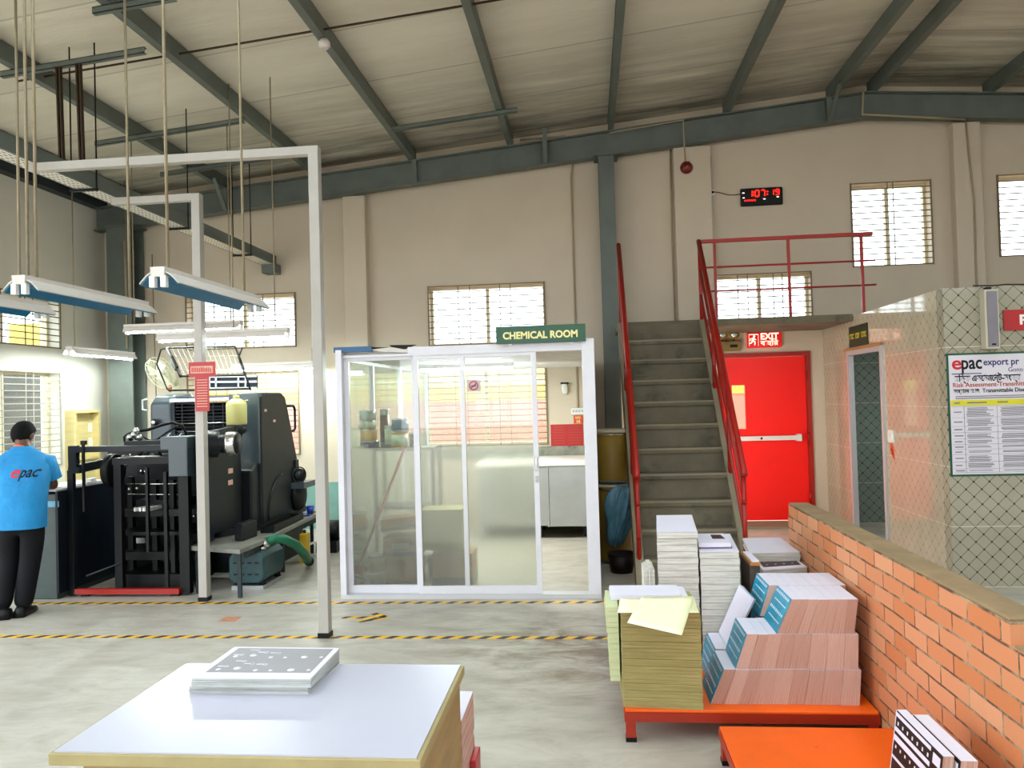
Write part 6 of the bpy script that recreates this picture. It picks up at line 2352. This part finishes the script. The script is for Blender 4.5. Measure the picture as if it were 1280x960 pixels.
def book(label, b0, b1, t0, t1, yf, yb, z0, z1, group):
    """book standing on its long edge between the bottom x-interval b and the top x-interval t"""
    t = thing('book', label, 'book', ((b0 + b1) / 2, (yf + yb) / 2, z0), group)
    cv = .0005
    lean = t0 - b0
    f = lambda y: [(b0 + cv, y, z0), (b1 - cv * .2, y, z0), (t1 - cv * .2, y, z1), (t0 + cv, y, z1)]
    pbk = MB().hexa([(b0 + cv, yf, z0), (b1 - .0004, yf, z0), (b1 - .0004, yb, z0), (b0 + cv, yb, z0), (t0 + cv, yf, z1), (t1 - .0004, yf, z1), (t1 - .0004, yb, z1), (t0 + cv, yb, z1)]).build('page_block', 'edge_p', t)
    page_uv(pbk, b1 - b0)
    # white head of the block
    MB().hexa([(t0 + cv, yf + .001, z1 + .0002), (t1 - .0004, yf + .001, z1 + .0002), (t1 - .0004, yb - .001, z1 + .0002), (t0 + cv, yb - .001, z1 + .0002)] +
              [(t0 + cv, yf + .001, z1 + .001), (t1 - .0004, yf + .001, z1 + .001), (t1 - .0004, yb - .001, z1 + .001), (t0 + cv, yb - .001, z1 + .001)]).build('head_edge', 'paper_w', t)
    return t
def cover(t, b0, t0, yf, yb, z0, z1):
    cvm = MB()
    cvm.hexa([(b0, yf - .002, z0), (b0 + .002, yf - .002, z0), (b0 + .002, yb, z0), (b0, yb, z0), (t0, yf - .002, z1 + .001), (t0 + .002, yf - .002, z1 + .001), (t0 + .002, yb, z1 + .001), (t0, yb, z1 + .001)])
    c = cvm.build('cover', 'teal', t)
    mk = MB()
    L = yb - yf
    def pt(v, w, o):
        x = b0 + (t0 - b0) * w
        return Vector((x - o, yf + v * L, z0 + (z1 - z0) * w))
    for w0 in (.88, .42):
        for i in range(9):
            v = .08 + i * .1
            mk.hexa([pt(v, w0, .0008), pt(v + .055, w0, .0008), pt(v + .055, w0, .0), pt(v, w0, .0), pt(v, w0 + .07, .0008), pt(v + .055, w0 + .07, .0008), pt(v + .055, w0 + .07, 0), pt(v, w0 + .07, 0)])
        for i in range(7):
            v = .1 + i * .11
            mk.hexa([pt(v, w0 - .2, .0008), pt(v + .08, w0 - .2, .0008), pt(v + .08, w0 - .2, .0), pt(v, w0 - .2, .0), pt(v, w0 - .17, .0008), pt(v + .08, w0 - .17, .0008), pt(v + .08, w0 - .17, 0), pt(v, w0 - .17, 0)])
    mk.build('white_print', 'paper_w', c)
def row(lab, group, b, tt, yf, yb, z0, z1, n, first):
    random.seed(int(z0 * 1000) + n)
    ws = [random.uniform(.75, 1.3) for _ in range(n)]
    S = sum(ws)
    u = 0
    for i in range(n):
        u2 = u + ws[i] / S
        B0, B1 = b[0] + (b[1] - b[0]) * u, b[0] + (b[1] - b[0]) * u2
        T0, T1 = tt[0] + (tt[1] - tt[0]) * u, tt[0] + (tt[1] - tt[0]) * u2
        j = random.uniform(-.004, .004)
        l = first if i == 0 else lab
        t = book(l, B0, B1, T0, T1, yf + j, yb + j, z0, z1 + random.uniform(-.0015, .0), group if i else None)
        if i == 0:
            cover(t, B0 - .002, T0 - .002, yf + j, yb + j, z0, z1)
        u = u2
YB = P(980, 881, Z=PZ).y
def xs(px0, px1, py, Y): return (P(px0, py, Y=Y).x, min(P(px1, py, Y=Y).x, BX - .012))
rowz_ = [PZ + .001]
for py in (837, 793, 750):
    rowz_.append(P(1030, py, Y=YB).z)
b1_, t1x = xs(888.5, 1074.5, 881, YB), xs(905, 1076.5, 837, YB)
b2_, t2x = xs(920, 1073, 835, YB), xs(934, 1073.6, 793, YB)
b3_, t3x = xs(972, 1069, 793, YB), xs(990.6, 1073.6, 750, YB)
BD = P(1000, 732, Z=rowz_[3]).y - YB
row('thick book with brownish page edges inside the bottom row on the far platform', 'books in the bottom row', b1_, t1x, YB, YB + BD, rowz_[0], rowz_[1] - .002, 9, 'leftmost thick book of the bottom row, its teal cover in shade')
row('thick book with brownish page edges inside the middle row on the far platform', 'books in the middle row', b2_, t2x, YB + .005, YB + BD, rowz_[1], rowz_[2] - .002, 8, 'leftmost thick book of the middle row with teal cover showing')
row('thick book with brownish page edges inside the top row beside the brick wall', 'books in the top row', b3_, t3x, YB + .01, YB + BD, rowz_[2], rowz_[3], 7, 'leftmost thick book of the front top row with teal cover showing')
yb2 = YB + BD + .02
d2 = min(BD, 4.285 - yb2)
for k_, (za, zb_) in enumerate(((rowz_[0], rowz_[1] - .002), (rowz_[1], rowz_[2] - .002))):
    xa = P(884 if k_ == 0 else 948, 800, Y=yb2).x
    row('thick book inside the hidden rows behind the front books, layer %s' % ('one' if k_ == 0 else 'two'), 'books in the rear %s layer' % ('lower' if k_ == 0 else 'upper'), (xa, b1_[1]), (xa + .04, b1_[1]), yb2, yb2 + d2, za, zb_, 6, 'leftmost thick book of the rear %s row' % ('bottom' if k_ == 0 else 'middle'))
xa, xb = P(949, 742, Y=yb2).x, P(1046, 724, Y=yb2).x
row('thick book with white top edge inside the rear top row by the brick wall', 'books in the rear top row', (xa, BX - .03), (xa + .05, BX - .02), yb2, yb2 + d2, rowz_[2], rowz_[3] - .004, 7, 'leftmost thick book of the rear top row with teal cover showing')
# large white folded signature leaning on the middle row
zt = P(923, 731, Y=YB + .33).z
t = thing('leaning_signature', 'wide white sheaf of sheets leaning against the middle row of books', 'paper stack', (.62, YB + .2, rowz_[1]))
A0 = Vector((P(909, 810, Y=yb2 + .01).x, yb2 + .01, rowz_[1] + .006))
A1 = A0 + Vector((0, d2 - .02, 0))
Bt0, Bt1 = P(939, 748, Y=yb2 + .01), P(924, 731, Y=yb2 + d2 - .01)
mb = MB()
off = Vector((.014, 0, -.004))
mb.hexa([A0, A0 + off, A1 + off, A1, Bt0, Bt0 + off, Bt1 + off, Bt1])
mb.build('sheets', 'paper_w', t)
mb = MB()
mb.hexa([A0 + off * 1.1, A0 + off * 1.6, A1 + off * 1.6, A1 + off * 1.1, Bt0 + off * 1.1, Bt0 + off * 1.6, Bt1 + off * 1.6, Bt1 + off * 1.1])
mb.build('backing_sheet', 'grey_print', t)

# books with black printed covers in the right corner
def black_book(label, tl_, tr_, w, Ynear, Yfar, lean, z0, zt):
    t = thing('printed_bundle', label, 'book', (tl_, (Ynear + Yfar) / 2, z0), 'black printed bundles')
    b0 = tl_ - lean
    MB().hexa([(b0, Ynear, z0), (b0 + w, Ynear, z0), (b0 + w, Yfar, z0), (b0, Yfar, z0), (tl_, Ynear, zt), (tl_ + w, Ynear, zt), (tl_ + w, Yfar, zt), (tl_, Yfar, zt)]).build('page_block', 'edge_p', t)
    page_uv(t.children[0], w)
    MB().box(tl_ + .001, tl_ + w - .001, Ynear + .001, Yfar - .001, zt, zt + .001).build('head_edge', 'paper_w', t)
    def pt(v, u, o): return Vector((b0 + (tl_ - b0) * u - o, Yfar + (Ynear - Yfar) * v, z0 + (zt - z0) * u))
    def patch(mb, v0, v1, u0, u1, o):
        mb.hexa([pt(v0, u0, o), pt(v1, u0, o), pt(v1, u0, 0), pt(v0, u0, 0), pt(v0, u1, o), pt(v1, u1, o), pt(v1, u1, 0), pt(v0, u1, 0)])
    c = MB(); patch(c, 0, 1, 0, 1, .002); cc = c.build('cover', 'black_print', t)
    w_ = MB()
    for (u0_, u1_) in ((.945, .985), (.79, .835), (.69, .75), (.5, .53)):
        patch(w_, .0, .78, u0_, u1_, .0028)
    patch(w_, .83, .97, .86, .96, .0028)
    for i in range(7):
        patch(w_, .06 + i * .11, .085 + i * .11, .865, .9, .0028)
        patch(w_, .06 + i * .11, .085 + i * .11, .62, .65, .0028)
    patch(w_, .0, .012, 0, 1, .0028)
    w_.build('white_print', 'paper_w', cc)
zt = .47
a0, a1 = P(1128, 887.5, Z=zt), P(1168, 942, Z=zt)
c0, c1 = P(1160, 897, Z=zt - .005), P(1214, 951, Z=zt - .005)
xm = (a0.x + a1.x) / 2
black_book('front bundle with black and white printed cover near the brick wall', xm, 0, .032, a1.y - .02, a0.y, .045, PZ + .001, zt)
black_book('second bundle with black and white cover, against the brick wall', xm + .042, 0, .05, a1.y - .04, a0.y - .03, .045, PZ + .001, zt - .004)

# ================================================================== LIGHT
w = bpy.data.worlds.new('sky')
SC.world = w
w.use_nodes = True
bg = w.node_tree.nodes['Background']
bg.inputs[0].default_value = (.9, .95, 1.0, 1)
bg.inputs[1].default_value = 5.0
SC.view_settings.view_transform = 'Standard'
SC.view_settings.look = 'None'
SC.view_settings.exposure = 0.3
SC.view_settings.gamma = 1
SC.view_settings.use_curve_mapping = False
SC.cycles.max_bounces = 8
SC.cycles.diffuse_bounces = 5
SC.cycles.transparent_max_bounces = 24
SC.cycles.caustics_reflective = False
SC.cycles.caustics_refractive = False
SC.cycles.sample_clamp_indirect = 6
